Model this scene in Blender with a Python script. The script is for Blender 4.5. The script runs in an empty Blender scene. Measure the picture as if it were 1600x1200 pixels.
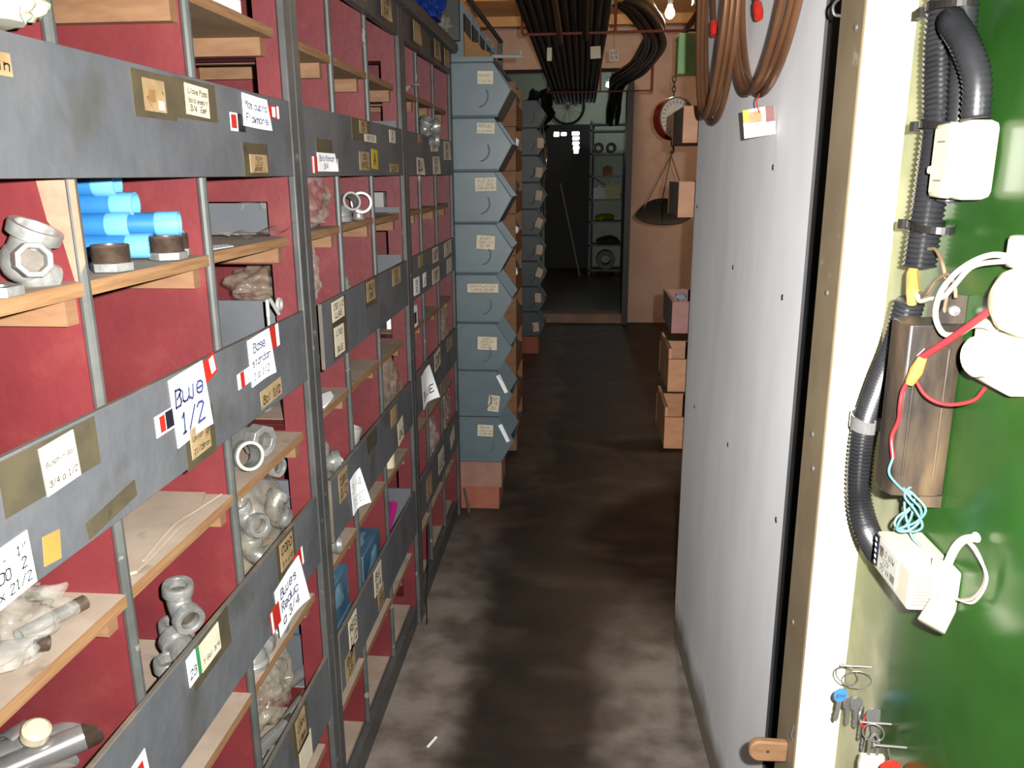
import bpy, bmesh, math, random
from mathutils import Vector, Matrix, noise
random.seed(7)
SC = bpy.context.scene
COL = SC.collection
PI = math.pi
V = Vector

# ------------------------------------------------------------------ camera, exposure, world, lights
PITCH, YAW, ROLL = .2526, .08636, -.00594
EYE = V((0, 0, 1.45))
cp, sp, cy, sy = math.cos(PITCH), math.sin(PITCH), math.cos(YAW), math.sin(YAW)
FWD = V((-sy*cp, cy*cp, -sp)); RT = V((cy, sy, 0)); UP = RT.cross(FWD)
cr, sr = math.cos(ROLL), math.sin(ROLL)
RT, UP = RT*cr + UP*sr, UP*cr - RT*sr
cam = bpy.data.cameras.new('camera'); cam.sensor_width = 36; cam.lens = 1268/1600*36
cam.clip_start = .02; cam.clip_end = 60
camo = bpy.data.objects.new('camera', cam); COL.objects.link(camo)
M = Matrix((RT, UP, -FWD)).transposed().to_4x4(); M.translation = EYE
camo.matrix_world = M
SC.camera = camo
SC.view_settings.view_transform = 'Standard'; SC.view_settings.look = 'None'
SC.view_settings.exposure = 0.0; SC.view_settings.gamma = 1; SC.view_settings.use_curve_mapping = False

world = bpy.data.worlds.new('world'); SC.world = world; world.use_nodes = True
world.node_tree.nodes['Background'].inputs[0].default_value = (.9, .95, 1, 1)
world.node_tree.nodes['Background'].inputs[1].default_value = .10

def lamp(name, kind, loc, energy, color, size=.05, target=None):
    l = bpy.data.lights.new(name, kind); l.energy = energy; l.color = color
    o = bpy.data.objects.new(name, l); COL.objects.link(o); o.location = loc
    if kind == 'AREA': l.size = size
    else: l.shadow_soft_size = size
    if target is not None: o.rotation_euler = (V(target)-V(loc)).to_track_quat('-Z', 'Y').to_euler()
    return o
# the camera's own flash, just beside and above its lens
fl = lamp('camera_flash', 'SPOT', EYE + RT*.05 + UP*.03, 310, (1, .985, .95), .008, EYE + RT*.045 + UP*.03 + FWD*1.0)
fl.data.spot_size = math.radians(112); fl.data.spot_blend = .9
BULB = V((.528, 5.6, 2.45))          # its lit glass is the lamp that lights the far end of the aisle

# ------------------------------------------------------------------ materials
LIGHT_PAINTS = {'pale_grey_panel', 'white_paper', 'cream_gloss_paint', 'mint_green_enamel', 'pink_plaster', 'stained_pink_plaster', 'pale_green_wall', 'dial_white', 'ceiling_boards', 'worn_red_rod', 'grey_rack_steel'}
def mat(name, c1, c2=None, scale=6, rough=.6, metal=0, stretch=(1, 1, 1), bump=0, lo=.38, hi=.62, c3=None, s3=40, l3=.62, h3=.7, spec=.5, detail=6, bscale=None):
    if name not in LIGHT_PAINTS: c1, c2, c3 = [c and tuple(x*.585 for x in c) for c in (c1, c2, c3)]
    m = bpy.data.materials.new(name); m.use_nodes = True
    nt = m.node_tree; N = nt.nodes; L = nt.links
    b = N['Principled BSDF']; b.inputs['Roughness'].default_value = rough; b.inputs['Metallic'].default_value = metal
    b.inputs['Specular IOR Level'].default_value = spec
    b.inputs['Base Color'].default_value = (*c1, 1)
    if c2 or bump or c3:
        tc = N.new('ShaderNodeTexCoord'); mp = N.new('ShaderNodeMapping'); mp.inputs['Scale'].default_value = stretch
        L.new(tc.outputs['Object'], mp.inputs[0])
    last = None
    if c2:
        n = N.new('ShaderNodeTexNoise'); n.inputs['Scale'].default_value = scale; n.inputs['Detail'].default_value = detail; n.inputs['Roughness'].default_value = .6
        L.new(mp.outputs[0], n.inputs['Vector'])
        r = N.new('ShaderNodeValToRGB'); r.color_ramp.elements[0].position = lo; r.color_ramp.elements[1].position = hi
        r.color_ramp.elements[0].color = (*c1, 1); r.color_ramp.elements[1].color = (*c2, 1)
        L.new(n.outputs[0], r.inputs[0]); last = r.outputs[0]
    if c3:
        n3 = N.new('ShaderNodeTexNoise'); n3.inputs['Scale'].default_value = s3; n3.inputs['Detail'].default_value = 5
        L.new(mp.outputs[0], n3.inputs['Vector'])
        r3 = N.new('ShaderNodeValToRGB'); r3.color_ramp.elements[0].position = l3; r3.color_ramp.elements[1].position = h3
        L.new(n3.outputs[0], r3.inputs[0])
        mx = N.new('ShaderNodeMix'); mx.data_type = 'RGBA'
        L.new(r3.outputs[0], mx.inputs[0])
        if last: L.new(last, mx.inputs[6])
        else: mx.inputs[6].default_value = (*c1, 1)
        mx.inputs[7].default_value = (*c3, 1); last = mx.outputs[2]
    if last: L.new(last, b.inputs['Base Color'])
    if bump:
        nb = N.new('ShaderNodeTexNoise'); nb.inputs['Scale'].default_value = bscale or scale*3; nb.inputs['Detail'].default_value = 6
        L.new(mp.outputs[0], nb.inputs['Vector'])
        bp = N.new('ShaderNodeBump'); bp.inputs['Strength'].default_value = bump; bp.inputs['Distance'].default_value = .01
        L.new(nb.outputs[0], bp.inputs['Height']); L.new(bp.outputs[0], b.inputs['Normal'])
    return m

def glow(name, color, strength):
    m = bpy.data.materials.new(name); m.use_nodes = True
    b = m.node_tree.nodes['Principled BSDF']; b.inputs['Base Color'].default_value = (*color, 1)
    b.inputs['Emission Color'].default_value = (*color, 1); b.inputs['Emission Strength'].default_value = strength
    return m

def film(name, tint=(.62, .6, .54), clear=.87, rough=.14):
    """thin clear plastic film: mostly see-through with glossy creases"""
    m = bpy.data.materials.new(name); m.use_nodes = True
    nt = m.node_tree; N = nt.nodes; L = nt.links
    b = N['Principled BSDF']; b.inputs['Base Color'].default_value = (*tint, 1); b.inputs['Roughness'].default_value = rough
    b.inputs['Specular IOR Level'].default_value = .8
    t = N.new('ShaderNodeBsdfTransparent'); t.inputs[0].default_value = (.95, .94, .92, 1)
    tc = N.new('ShaderNodeTexCoord')
    n = N.new('ShaderNodeTexNoise'); n.inputs['Scale'].default_value = 22; n.inputs['Detail'].default_value = 4
    L.new(tc.outputs['Object'], n.inputs['Vector'])
    mr = N.new('ShaderNodeMapRange'); mr.inputs[1].default_value = .3; mr.inputs[2].default_value = .7
    mr.inputs[3].default_value = max(0, 1-clear-.14); mr.inputs[4].default_value = min(1, 1-clear+.14)
    L.new(n.outputs[0], mr.inputs[0])
    bp = N.new('ShaderNodeBump'); bp.inputs['Strength'].default_value = .35; bp.inputs['Distance'].default_value = .01
    L.new(n.outputs[0], bp.inputs['Height']); L.new(bp.outputs[0], b.inputs['Normal'])
    mx = N.new('ShaderNodeMixShader')
    L.new(mr.outputs[0], mx.inputs[0]); L.new(t.outputs[0], mx.inputs[1]); L.new(b.outputs[0], mx.inputs[2])
    L.new(mx.outputs[0], N['Material Output'].inputs[0])
    return m

MT = dict(
    lipedge=mat('worn_board_edge', (.15, .125, .10), (.30, .20, .12), 16, .7, lo=.5, hi=.7),
    lip=mat('grey_lip_paint', (.122, .130, .146), (.172, .178, .190), 5, .55, c3=(.085, .083, .062), s3=7, l3=.55, h3=.74, bump=.15, bscale=30),
    edge=mat('grey_edge_paint', (.082, .088, .082), (.118, .122, .114), 14, .5, c3=(.34, .29, .24), s3=25, l3=.66, h3=.72),
    post=mat('dark_grey_post_paint', (.082, .083, .082), (.122, .122, .118), 9, .5, c3=(.36, .31, .27), s3=30, l3=.68, h3=.74),
    red=mat('red_oxide_paint', (.18, .020, .026), (.225, .028, .032), 7, .55, c3=(.25, .052, .043), s3=14, l3=.58, h3=.85, bump=.1, bscale=40),
    wood=mat('raw_wood', (.28, .135, .06), (.36, .19, .09), 14, .7, stretch=(1, .25, 4), c3=(.30, .16, .07), s3=22, l3=.62, h3=.75),
    ply=mat('plywood_edge', (.33, .16, .065), (.45, .25, .115), 30, .7, stretch=(.3, .3, 6)),
    dusty=mat('dusty_board', (.42, .32, .24), (.52, .41, .32), 8, .85, c3=(.26, .18, .12), s3=18, l3=.62, h3=.75),
    under=mat('board_underside', (.30, .17, .08), (.38, .23, .11), 9, .8),
    backp=mat('dark_red_back', (.12, .014, .018), (.16, .02, .022), 5, .7),
    rail=mat('dark_rail_paint', (.10, .09, .09), (.135, .125, .12), 6, .5, c3=(.10, .07, .035), s3=7),
    paper=mat('cream_paper', (.92, .78, .56), (1.0, .90, .70), 20, .8),
    white=mat('white_paper', (.82, .82, .82), (.88, .88, .87), 20, .7),
    tan=mat('aged_tan_paper', (.42, .27, .12), (.58, .42, .22), 24, .6, c3=(.20, .11, .04), s3=40),
    tape=mat('brown_tape', (.095, .083, .052), (.135, .112, .065), 22, .3, c3=(.06, .05, .03), s3=30),
    ink=mat('black_ink', (.012, .012, .016), rough=.6),
    blueink=mat('blue_ink', (.05, .07, .25), rough=.6),
    stred=mat('red_sticker', (.75, .035, .02), rough=.4),
    stblk=mat('black_sticker', (.015, .015, .03), rough=.4),
    styel=mat('yellow_sticker', (.60, .34, .08), (.52, .28, .07), 20, .5),
    stylw=mat('bright_yellow_sticker', (.75, .58, .03), rough=.5),
    stgrn=mat('green_sticker', (.05, .35, .12), rough=.5),
    galv=mat('galvanised_iron', (.36, .365, .345), (.56, .56, .53), 40, .36, .5, bump=.12, bscale=120),
    galvd=mat('galvanised_bore', (.12, .10, .08), (.2, .16, .12), 30, .6, .3),
    chrome=mat('bright_steel', (.62, .62, .60), (.78, .77, .75), 30, .2, .75),
    thread=mat('dark_thread', (.10, .07, .055), (.16, .11, .08), 60, .45, .4),
    bluepipe=mat('blue_plastic', (.03, .20, .52), (.04, .24, .58), 12, .4),
    bluecap=mat('light_blue_plastic', (.16, .50, .85), (.20, .55, .90), 12, .35),
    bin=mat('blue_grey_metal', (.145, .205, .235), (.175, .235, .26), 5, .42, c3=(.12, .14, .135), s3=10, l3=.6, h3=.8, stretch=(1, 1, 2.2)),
    bindark=mat('dark_blue_metal', (.055, .085, .105), (.075, .11, .13), 5, .45), darkpaint=mat('dark_cupboard_paint', (.035, .034, .037), (.05, .048, .05), 6, .5), blackpan=mat('black_steel', (.012, .012, .014), (.02, .02, .022), 8, .7, spec=.08),  # far bins' paint darkened for dim light; cupboard paint also paints shade elsewhere
    rust=mat('rust_orange_card', (.33, .16, .05), (.42, .22, .07), 8, .8),
    crate=mat('brown_crate_wood', (.30, .13, .05), (.38, .18, .07), 10, .7, stretch=(1, 1, 3)),
    boxwood=mat('pine_box_wood', (.42, .18, .075), (.51, .24, .11), 10, .6, stretch=(1, 1, 5)),
    boxred=mat('red_stained_wood', (.26, .10, .085), (.32, .13, .11), 10, .6, stretch=(1, 1, 5)),
    boxdark=mat('box_front_face', (.16, .11, .09), (.2, .14, .11), 10, .7),  # shade on the aisle-facing box fronts, put into the wood colour
    panel=mat('pale_grey_panel', (.70, .70, .72), (.85, .85, .86), 2.2, .7, stretch=(1, 1, .35), c3=(.56, .56, .58), s3=3.5, l3=.58, h3=.85),
    cream=mat('cream_gloss_paint', (.62, .58, .45), (.68, .64, .52), 7, .3),
    batten=mat('tan_batten_paint', (.30, .225, .14), (.36, .28, .17), 7, .45, c3=(.5, .42, .3), s3=30, l3=.68, h3=.72),  # same post paint, with the grazing-light shade of its aisle side coloured in
    green=mat('green_gloss_paint', (.016, .068, .010), (.032, .12, .018), 3.2, .22, c3=(.10, .17, .07), s3=5, l3=.60, h3=.85),
    olive=mat('worn_olive_paint', (.26, .27, .17), (.38, .37, .25), 6, .35, c3=(.2, .26, .13), s3=12),
    conduit=mat('dark_grey_conduit', (.020, .020, .023), (.03, .03, .033), 20, .33),
    black=mat('black_rubber', (.012, .011, .010), (.02, .018, .016), 12, .4),
    pipeblk=mat('black_pipe', (.014, .010, .008), (.034, .022, .016), 10, .5, .2),
    pipebrn=mat('rusty_pipe', (.22, .09, .03), (.34, .15, .05), 10, .35, .4),
    rebar=mat('red_rusty_rod', (.30, .05, .035), (.38, .08, .05), 20, .6),
    copper=mat('copper_tube', (.27, .125, .062), (.35, .165, .085), 9, .33, .55),
    redcap=mat('red_plastic', (.65, .03, .02), rough=.35),
    mintgrn=mat('mint_green_enamel', (.30, .62, .27), (.36, .68, .32), 9, .4, c3=(.5, .62, .25), s3=12),
    redenamel=mat('red_enamel', (.35, .018, .02), (.42, .025, .025), 8, .3),
    dial=mat('dial_white', (.75, .72, .62), rough=.5),
    brass=mat('brass', (.55, .36, .12), rough=.3, metal=.8),
    slate=mat('dark_slate_metal', (.045, .05, .055), (.06, .065, .07), 8, .45),
    cord=mat('brown_cord', (.20, .12, .06), (.28, .18, .10), 60, .8),
    plastic=mat('white_plastic', (.74, .68, .53), rough=.35),
    cream2=mat('cream_plastic', (.90, .80, .54), rough=.35),
    ballast=mat('rust_grey_steel', (.035, .028, .024), (.125, .085, .055), 22, .42, .2, stretch=(1, 1, .3), c3=(.26, .17, .09), s3=16, l3=.6, h3=.75),
    blueplas=mat('blue_sheet_plastic', (.01, .05, .32), rough=.25),
    pink=mat('pink_plaster', (.46, .34, .285), (.52, .39, .33), 4, .85, c3=(.40, .28, .22), s3=3, l3=.55, h3=.8),
    palegrn=mat('pale_green_wall', (.46, .52, .42), (.52, .57, .46), 3, .8),
    brick=mat('clay_brick', (.46, .13, .075), (.54, .18, .11), 9, .85, bump=.2, c3=(.40, .22, .16), s3=12),
    brickpale=mat('dusty_clay_brick', (.42, .20, .15), (.50, .27, .21), 9, .85, bump=.2),
    darkdoor=mat('dark_wood_door', (.022, .017, .014), (.03, .022, .018), 8, .6),
    steel=mat('grey_rack_steel', (.10, .12, .12), (.14, .16, .16), 8, .5),
    ceil=mat('ceiling_boards', (.42, .24, .10), (.52, .32, .15), 6, .7, stretch=(.3, 3, 1)),
    keysteel=mat('key_steel', (.5, .5, .48), rough=.3, metal=.7),
    nailsteel=mat('nail_steel', (.45, .43, .40), rough=.35, metal=.7),
    bluekey=mat('blue_key_tag', (.08, .28, .62), rough=.4),
    wirew=mat('white_wire', (.9, .85, .7), rough=.4), wired=mat('grey_wire', (.25, .22, .18), rough=.4),
    wirer=mat('red_wire', (.36, .03, .035), rough=.4), wireb=mat('pale_blue_wire', (.14, .30, .32), rough=.4),
    greyboard=mat('grey_painted_board', (.14, .15, .17), (.18, .19, .21), 5, .6),
    greypipe=mat('pale_grey_pipe', (.5, .5, .47), rough=.35), yellow=mat('yellow_plastic', (.6, .5, .02), rough=.4),
    pinkpl=mat('magenta_plastic', (.6, .03, .28), rough=.4),
    skin=mat('white_bag_plastic', (1., .96, .72), (1., 1., .85), 6, .3, bump=.2, bscale=12),
    fdirt=mat('dust', (.3, .25, .2), rough=.9),
    film=film('clear_film'), filmd=film('brownish_film', (.45, .40, .31), .80, .16), blfilm=film('blue_film', (.25, .45, .60), .7, .15),
    daylight=glow('daylight_pane', (1, 1, 1), 6.0), bulb=glow('lit_bulb_glass', (1, .74, .50), 1400.0), tube=glow('lit_lamp', (.9, 1, .97), 60.0),
)
def floor_mat():
    m = mat('stained_concrete', (.014, .009, .006), (.034, .0215, .0145), 4.5, .55, stretch=(1, 1.8, 1), c3=(.085, .062, .046), s3=3.2, l3=.52, h3=.72, bump=.15, bscale=25)
    nt = m.node_tree; N = nt.nodes; L = nt.links; b = N['Principled BSDF']
    src = b.inputs['Base Color'].links[0].from_socket
    g = N.new('ShaderNodeNewGeometry'); s = N.new('ShaderNodeSeparateXYZ'); L.new(g.outputs['Position'], s.inputs[0])
    n = N.new('ShaderNodeTexNoise'); n.inputs['Scale'].default_value = 3.5; n.inputs['Detail'].default_value = 7
    L.new(g.outputs['Position'], n.inputs['Vector'])
    def math_(op, a, bb):
        q = N.new('ShaderNodeMath'); q.operation = op
        for i, v in enumerate((a, bb)):
            if hasattr(v, 'links'): L.new(v, q.inputs[i])
            else: q.inputs[i].default_value = v
        return q.outputs[0]
    def ramp(v, lo, hi):
        r = N.new('ShaderNodeMapRange'); r.interpolation_type = 'SMOOTHSTEP'
        L.new(v, r.inputs[0]); r.inputs[1].default_value = lo; r.inputs[2].default_value = hi
        return r.outputs[0]
    nz = math_('MULTIPLY', math_('SUBTRACT', n.outputs[0], .5), .34)
    xs = math_('ADD', s.outputs[0], nz); ys = math_('ADD', s.outputs[1], math_('MULTIPLY', nz, 3.0))
    # trodden-in dust along the shelf foot, and a scuffed patch by the panel
    left = math_('MULTIPLY', ramp(xs, -.26, -.42), ramp(ys, 4.0, 2.2))
    right = math_('MULTIPLY', ramp(xs, .02, .20), ramp(ys, 2.75, 2.1))
    far = math_('MULTIPLY', math_('MULTIPLY', ramp(xs, -.12, -.2), ramp(ys, 3.3, 3.9)), .25)
    mask = math_('MAXIMUM', math_('MAXIMUM', left, right), far)
    n2 = N.new('ShaderNodeTexNoise'); n2.inputs['Scale'].default_value = 9; n2.inputs['Detail'].default_value = 8
    L.new(g.outputs['Position'], n2.inputs['Vector'])
    rr = N.new('ShaderNodeValToRGB'); rr.color_ramp.elements[0].position = .35; rr.color_ramp.elements[1].position = .6
    rr.color_ramp.elements[0].color = (.10, .08, .065, 1); rr.color_ramp.elements[1].color = (.20, .17, .145, 1)
    L.new(n2.outputs[0], rr.inputs[0])
    mx = N.new('ShaderNodeMix'); mx.data_type = 'RGBA'
    L.new(mask, mx.inputs[0]); L.new(src, mx.inputs[6]); L.new(rr.outputs[0], mx.inputs[7])
    L.new(mx.outputs[2], b.inputs['Base Color'])
    return m
MT['floor'] = floor_mat()

# ------------------------------------------------------------------ mesh builder
def basis(d):
    d = V(d).normalized()
    a = V((0, 0, 1)) if abs(d.z) < .9 else V((1, 0, 0))
    u = d.cross(a).normalized(); return u, d.cross(u).normalized(), d

class MB:
    def __init__(s): s.v = []; s.f = []; s.m = []; s.sm = []
    def add(s, vs, fs, m=0, sm=False):
        k = len(s.v); s.v += [V(p) for p in vs]
        for f in fs: s.f.append([i+k for i in f]); s.m.append(m); s.sm.append(sm)
    def box(s, x0, x1, y0, y1, z0, z1, m=0):
        s.obox(V(((x0+x1)/2, (y0+y1)/2, (z0+z1)/2)), V(((x1-x0)/2, 0, 0)), V((0, (y1-y0)/2, 0)), V((0, 0, (z1-z0)/2)), m)
        return s
    def obox(s, c, a, b, d, m=0):
        c, a, b, d = V(c), V(a), V(b), V(d)
        s.add([c-a-b-d, c+a-b-d, c+a+b-d, c-a+b-d, c-a-b+d, c+a-b+d, c+a+b+d, c-a+b+d],
              [(0, 3, 2, 1), (4, 5, 6, 7), (0, 1, 5, 4), (1, 2, 6, 5), (2, 3, 7, 6), (3, 0, 4, 7)], m); return s
    def sweep(s, pts, r, n=12, m=0, ri=None, caps=True, sm=True):
        pts = [V(p) for p in pts]; k = len(pts)
        rs = r if isinstance(r, (list, tuple)) else [r]*k
        t = []
        for i in range(k):
            d = (pts[min(i+1, k-1)]-pts[max(i-1, 0)]); t.append(d.normalized())
        u, w, _ = basis(t[0]); rings = []
        for i in range(k):
            if i:
                ax = t[i-1].cross(t[i]); ang = t[i-1].angle(t[i], 0)
                if ax.length > 1e-7: u = Matrix.Rotation(ang, 3, ax.normalized()) @ u
            w = t[i].cross(u)
            rings.append([(u*math.cos(2*PI*j/n)+w*math.sin(2*PI*j/n)) for j in range(n)])
        def skin(rad):
            vs = [pts[i]+rings[i][j]*rad[i] for i in range(k) for j in range(n)]
            fs = [(i*n+j, i*n+(j+1) % n, (i+1)*n+(j+1) % n, (i+1)*n+j) for i in range(k-1) for j in range(n)]
            return vs, fs
        vs, fs = skin(rs)
        if ri is None:
            s.add(vs, fs, m, sm)
            if caps: s.add(vs[:n], [tuple(range(n-1, -1, -1))], m); s.add(vs[-n:], [tuple(range(n))], m)
        else:
            s.add(vs, fs, m, sm)
            ris = ri if isinstance(ri, (list, tuple)) else [ri]*k
            vi, fi = skin(ris); s.add(vi, [f[::-1] for f in fi], m, sm)
            for q in (0, k-1):
                a = vs[q*n:(q+1)*n]; b = vi[q*n:(q+1)*n]
                s.add(a+b, [(j, (j+1) % n, n+(j+1) % n, n+j) for j in range(n)], m)
        return s
    def lathe(s, o, ax, prof, n=24, m=0, sm=True, closed=False):
        """prof: [(t, r)] along the axis from o"""
        u, w, d = basis(ax); o = V(o); k = len(prof)
        vs = [o+d*t+(u*math.cos(2*PI*j/n)+w*math.sin(2*PI*j/n))*max(r, 1e-5) for t, r in prof for j in range(n)]
        rng = range(k if closed else k-1)
        fs = [(i*n+j, i*n+(j+1) % n, ((i+1) % k)*n+(j+1) % n, ((i+1) % k)*n+j) for i in rng for j in range(n)]
        s.add(vs, fs, m, sm)
        return s
    def prism(s, poly, O, U, W, N, th, m=0, m2=None):
        """2-D polygon (u, w) in frame O,U,W, thickened by th along N"""
        O, U, W, N = V(O), V(U), V(W), V(N); n = len(poly)
        a = [O+U*p[0]+W*p[1] for p in poly]; b = [p+N*th for p in a]
        s.add(a+b, [tuple(range(n-1, -1, -1)), tuple(range(n, 2*n))], m)
        s.add(a+b, [(i, (i+1) % n, n+(i+1) % n, n+i) for i in range(n)], m if m2 is None else m2)
        return s
    def grid(s, fn, nu, nv, m=0, sm=True):
        vs = [fn(i/nu, j/nv) for j in range(nv+1) for i in range(nu+1)]; q = nu+1
        s.add(vs, [(j*q+i, j*q+i+1, (j+1)*q+i+1, (j+1)*q+i) for j in range(nv) for i in range(nu)], m, sm)
        return s
    def blob(s, c, r, seed=0, amp=.2, freq=2.2, sub=4, floor=None, m=0, crumple=.0, top=0):
        bm = bmesh.new(); bmesh.ops.create_icosphere(bm, subdivisions=sub, radius=1)
        c = V(c); off = V((seed*3.7, seed*1.3, seed*5.1))
        bm.verts.index_update(); vs = []
        for v in bm.verts:
            p = v.co.copy(); k = 1+amp*noise.noise(p*freq+off)*1.6
            if crumple: k += crumple*((abs(noise.noise(p*freq*1.5+off*2))-.3)*1.2+(abs(noise.noise(p*freq*3.4+off*3))-.25)*.45)
            q = V((p.x*r[0], p.y*r[1], p.z*r[2]))*k
            if top and p.z > .3: q.x *= 1-top*(p.z-.3); q.y *= 1-top*(p.z-.3)*.6
            q = c+q
            if floor is not None and q.z < floor: q.z = floor+.0004
            vs.append(q)
        s.add(vs, [[v.index for v in f.verts] for f in bm.faces], m, True); bm.free(); return s
    def build(s, name, mats, parent=None, bevel=0, off=None, angle=35, recalc=True):
        if not isinstance(mats, (list, tuple)): mats = [mats]
        mats = [MT[x] if isinstance(x, str) else x for x in mats]
        o0 = V(off) if off is not None else (WOFF.get(parent.name, V((0, 0, 0))) if parent else V((0, 0, 0)))
        me = bpy.data.meshes.new(name)
        me.from_pydata([tuple(p-o0) for p in s.v], [], s.f)
        for x in mats: me.materials.append(x)
        for i, p in enumerate(me.polygons): p.material_index = s.m[i]; p.use_smooth = s.sm[i]
        if recalc:
            bm = bmesh.new(); bm.from_mesh(me)
            bmesh.ops.remove_doubles(bm, verts=bm.verts, dist=1e-6)
            bmesh.ops.recalc_face_normals(bm, faces=bm.faces); bm.to_mesh(me); bm.free()
        me.set_sharp_from_angle(angle=math.radians(angle))
        ob = bpy.data.objects.new(name, me); COL.objects.link(ob)
        if parent: ob.parent = parent; WOFF[ob.name] = o0
        if bevel:
            b = ob.modifiers.new('soft_edges', 'BEVEL'); b.width = bevel; b.segments = 2; b.limit_method = 'ANGLE'; b.angle_limit = math.radians(40)
        return ob
WOFF = {}
def tag(o, label, cat, group=None):
    o['label'] = label; o['category'] = cat
    if group: o['group'] = group
    return o
def struct(o): o['kind'] = 'structure'; return o
def thing(name, label, cat, loc=(0, 0, 0), group=None):
    o = bpy.data.objects.new(name, None); COL.objects.link(o); o.location = loc; o.empty_display_size = .05
    WOFF[o.name] = V(loc); return tag(o, label, cat, group)
def solo(mb, name, mats, label, cat, loc, group=None, **k):
    """a thing that is one mesh, its origin at loc"""
    o = mb.build(name, mats, off=loc, **k); o.location = loc; WOFF[o.name] = V(loc); return tag(o, label, cat, group)
def part(mb, name, mats, parent, label=None, **k):
    o = mb.build(name, mats, parent, **k)
    if label: o['label'] = label
    return o
KIDS = {}          # a prototype's own parts, before any slip of paper is stuck on it
def place(proto, loc, rot=(0, 0, 0), label=None, group=None, scale=1):
    """the prototype itself the first time, afterwards copies of it, its parts and their sub-parts"""
    if proto.name not in KIDS: KIDS[proto.name] = list(proto.children); r = proto
    else:
        r = proto.copy(); COL.objects.link(r)
        for ch in KIDS[proto.name]:
            c = ch.copy(); COL.objects.link(c); c.parent = r
            for g in ch.children:
                d = g.copy(); COL.objects.link(d); d.parent = c
    r.location = loc; r.rotation_euler = rot
    r.scale = (scale,)*3 if not isinstance(scale, (tuple, list)) else scale
    if label: r['label'] = label
    if group: r['group'] = group
    elif 'group' in r: del r['group']
    return r
def spline(pts, n=8):
    """Catmull-Rom through the points"""
    P = [V(p) for p in pts]; P = [P[0]*2-P[1]]+P+[P[-1]*2-P[-2]]; out = []
    for i in range(1, len(P)-2):
        a, b, c, d = P[i-1:i+3]
        for k in range(n):
            t = k/n; out.append(.5*((2*b)+(c-a)*t+(2*a-5*b+4*c-d)*t*t+(3*b-a-3*c+d)*t**3))
    out.append(P[-2]); return out

# ------------------------------------------------------------------ handwriting
G = {'A': '002640,1232', 'B': '000636453413,3442413000', 'C': '45361605011030 41', 'D': '000626442200', 'E': '46060040,0333', 'F': '460600,0333',
     'G': '453616050110304323', 'H': '0006,4046,0343', 'I': '2026,1636,1030', 'J': '3631201001', 'K': '0006,460340', 'L': '060040', 'M': '0006234640',
     'N': '00064046', 'O': '100105163645413010', 'P': '0006364534 03', 'Q': '100105163645413010,2240', 'R': '000636453403,2340', 'S': '4536160514334241301001',
     'T': '2026,0646', 'U': '060110304146', 'V': '062046', 'W': '0610233046', 'X': '0046,0640', 'Y': '062346,2320', 'Z': '06460040',
     '0': '100105163645413010', '1': '152620,1030', '2': '051636450040', '3': '05163645341334 41301001', '4': '30360242', '5': '46060434433110 01',
     '6': '361605011030423303', '7': '064610', '8': '1304051636453413,02011030414233', '9': '4516051333454 0', '/': '0046', '"': '1614,3634',
     '-': '1333', '.': '2021', ',': '2110', 'a': '4414030110 3041,4440', 'b': '0600,04344341301000', 'c': '43341403011030 41', 'd': '4640,4334140301103041',
     'e': '0242433414030110 3041', 'h': '0600,03143443 40', 'i': '2023,2525', 'l': '2620', 'n': '0004,03143443 40', 'o': '100103143443413010',
     'r': '0004,03143443', 's': '4334140332414 13010', 't': '262130,1434', 'u': '0401103041,4440', 'x': '0044,0440', 'm': '0004,03142320,23344340'}
def text_strokes(txt):
    """-> list of polylines, x advancing 5.6 per letter, 6 high"""
    out = []; x = 0
    for ch in txt:
        if ch == ' ': x += 4; continue
        g = G.get(ch); k = 1
        if g is None: g = G.get(ch.upper(), '1333'); k = .72
        for pl in g.replace(' ', '').split(','):
            p = [(int(pl[i]), int(pl[i+1])) for i in range(0, len(pl)-1, 2)]
            if len(p) == 1: p = p*2
            jx, jy = random.uniform(-.25, .25), random.uniform(-.3, .3)
            out.append([(x+(a+b*.12)*k+jx+random.uniform(-.18, .18), b*k+jy+random.uniform(-.18, .18)) for a, b in p])
        x += 5.4*(k*.5+.5)
    return out, max(x, 1)
def write(mb, lines, O, U, W, N, w, h, bend, mi, weight=.9, tilt=0, pad=.08):
    """ink ribbons for lines of handwriting in a w x h box centred at O"""
    if not lines: return
    n = len(lines); lh = h*(1-2*pad)/n
    ct, st = math.cos(tilt), math.sin(tilt)
    for k, ln in enumerate(lines):
        if not ln: continue
        pls, L = text_strokes(ln); sc = min(lh*.66/6, w*(1-2*pad)/L); wd = max(weight*sc, .00055)
        x0 = -w/2+w*pad+(w*(1-2*pad)-L*sc)*.4; y0 = h/2-h*pad-lh*(k+1)+lh*.18
        for pl in pls:
            for (a, b), (c, d) in zip(pl, pl[1:]):
                p = V((x0+a*sc, y0+b*sc)); q = V((x0+c*sc, y0+d*sc)); t = q-p
                if t.length < 1e-6: t = V((wd, 0))
                t.normalize(); nn = V((-t.y, t.x))*wd/2; p = p-t*wd*.4; q = q+t*wd*.4
                vs = []
                for z in (p-nn, q-nn, q+nn, p+nn):
                    vs.append(V(O)+V(U)*(z.x*ct-z.y*st)+V(W)*(z.x*st+z.y*ct)+V(N)*(.0017+bend(z.x/w+.5, z.y/h+.5)))
                mb.add(vs, [(0, 1, 2, 3)], mi)
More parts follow.
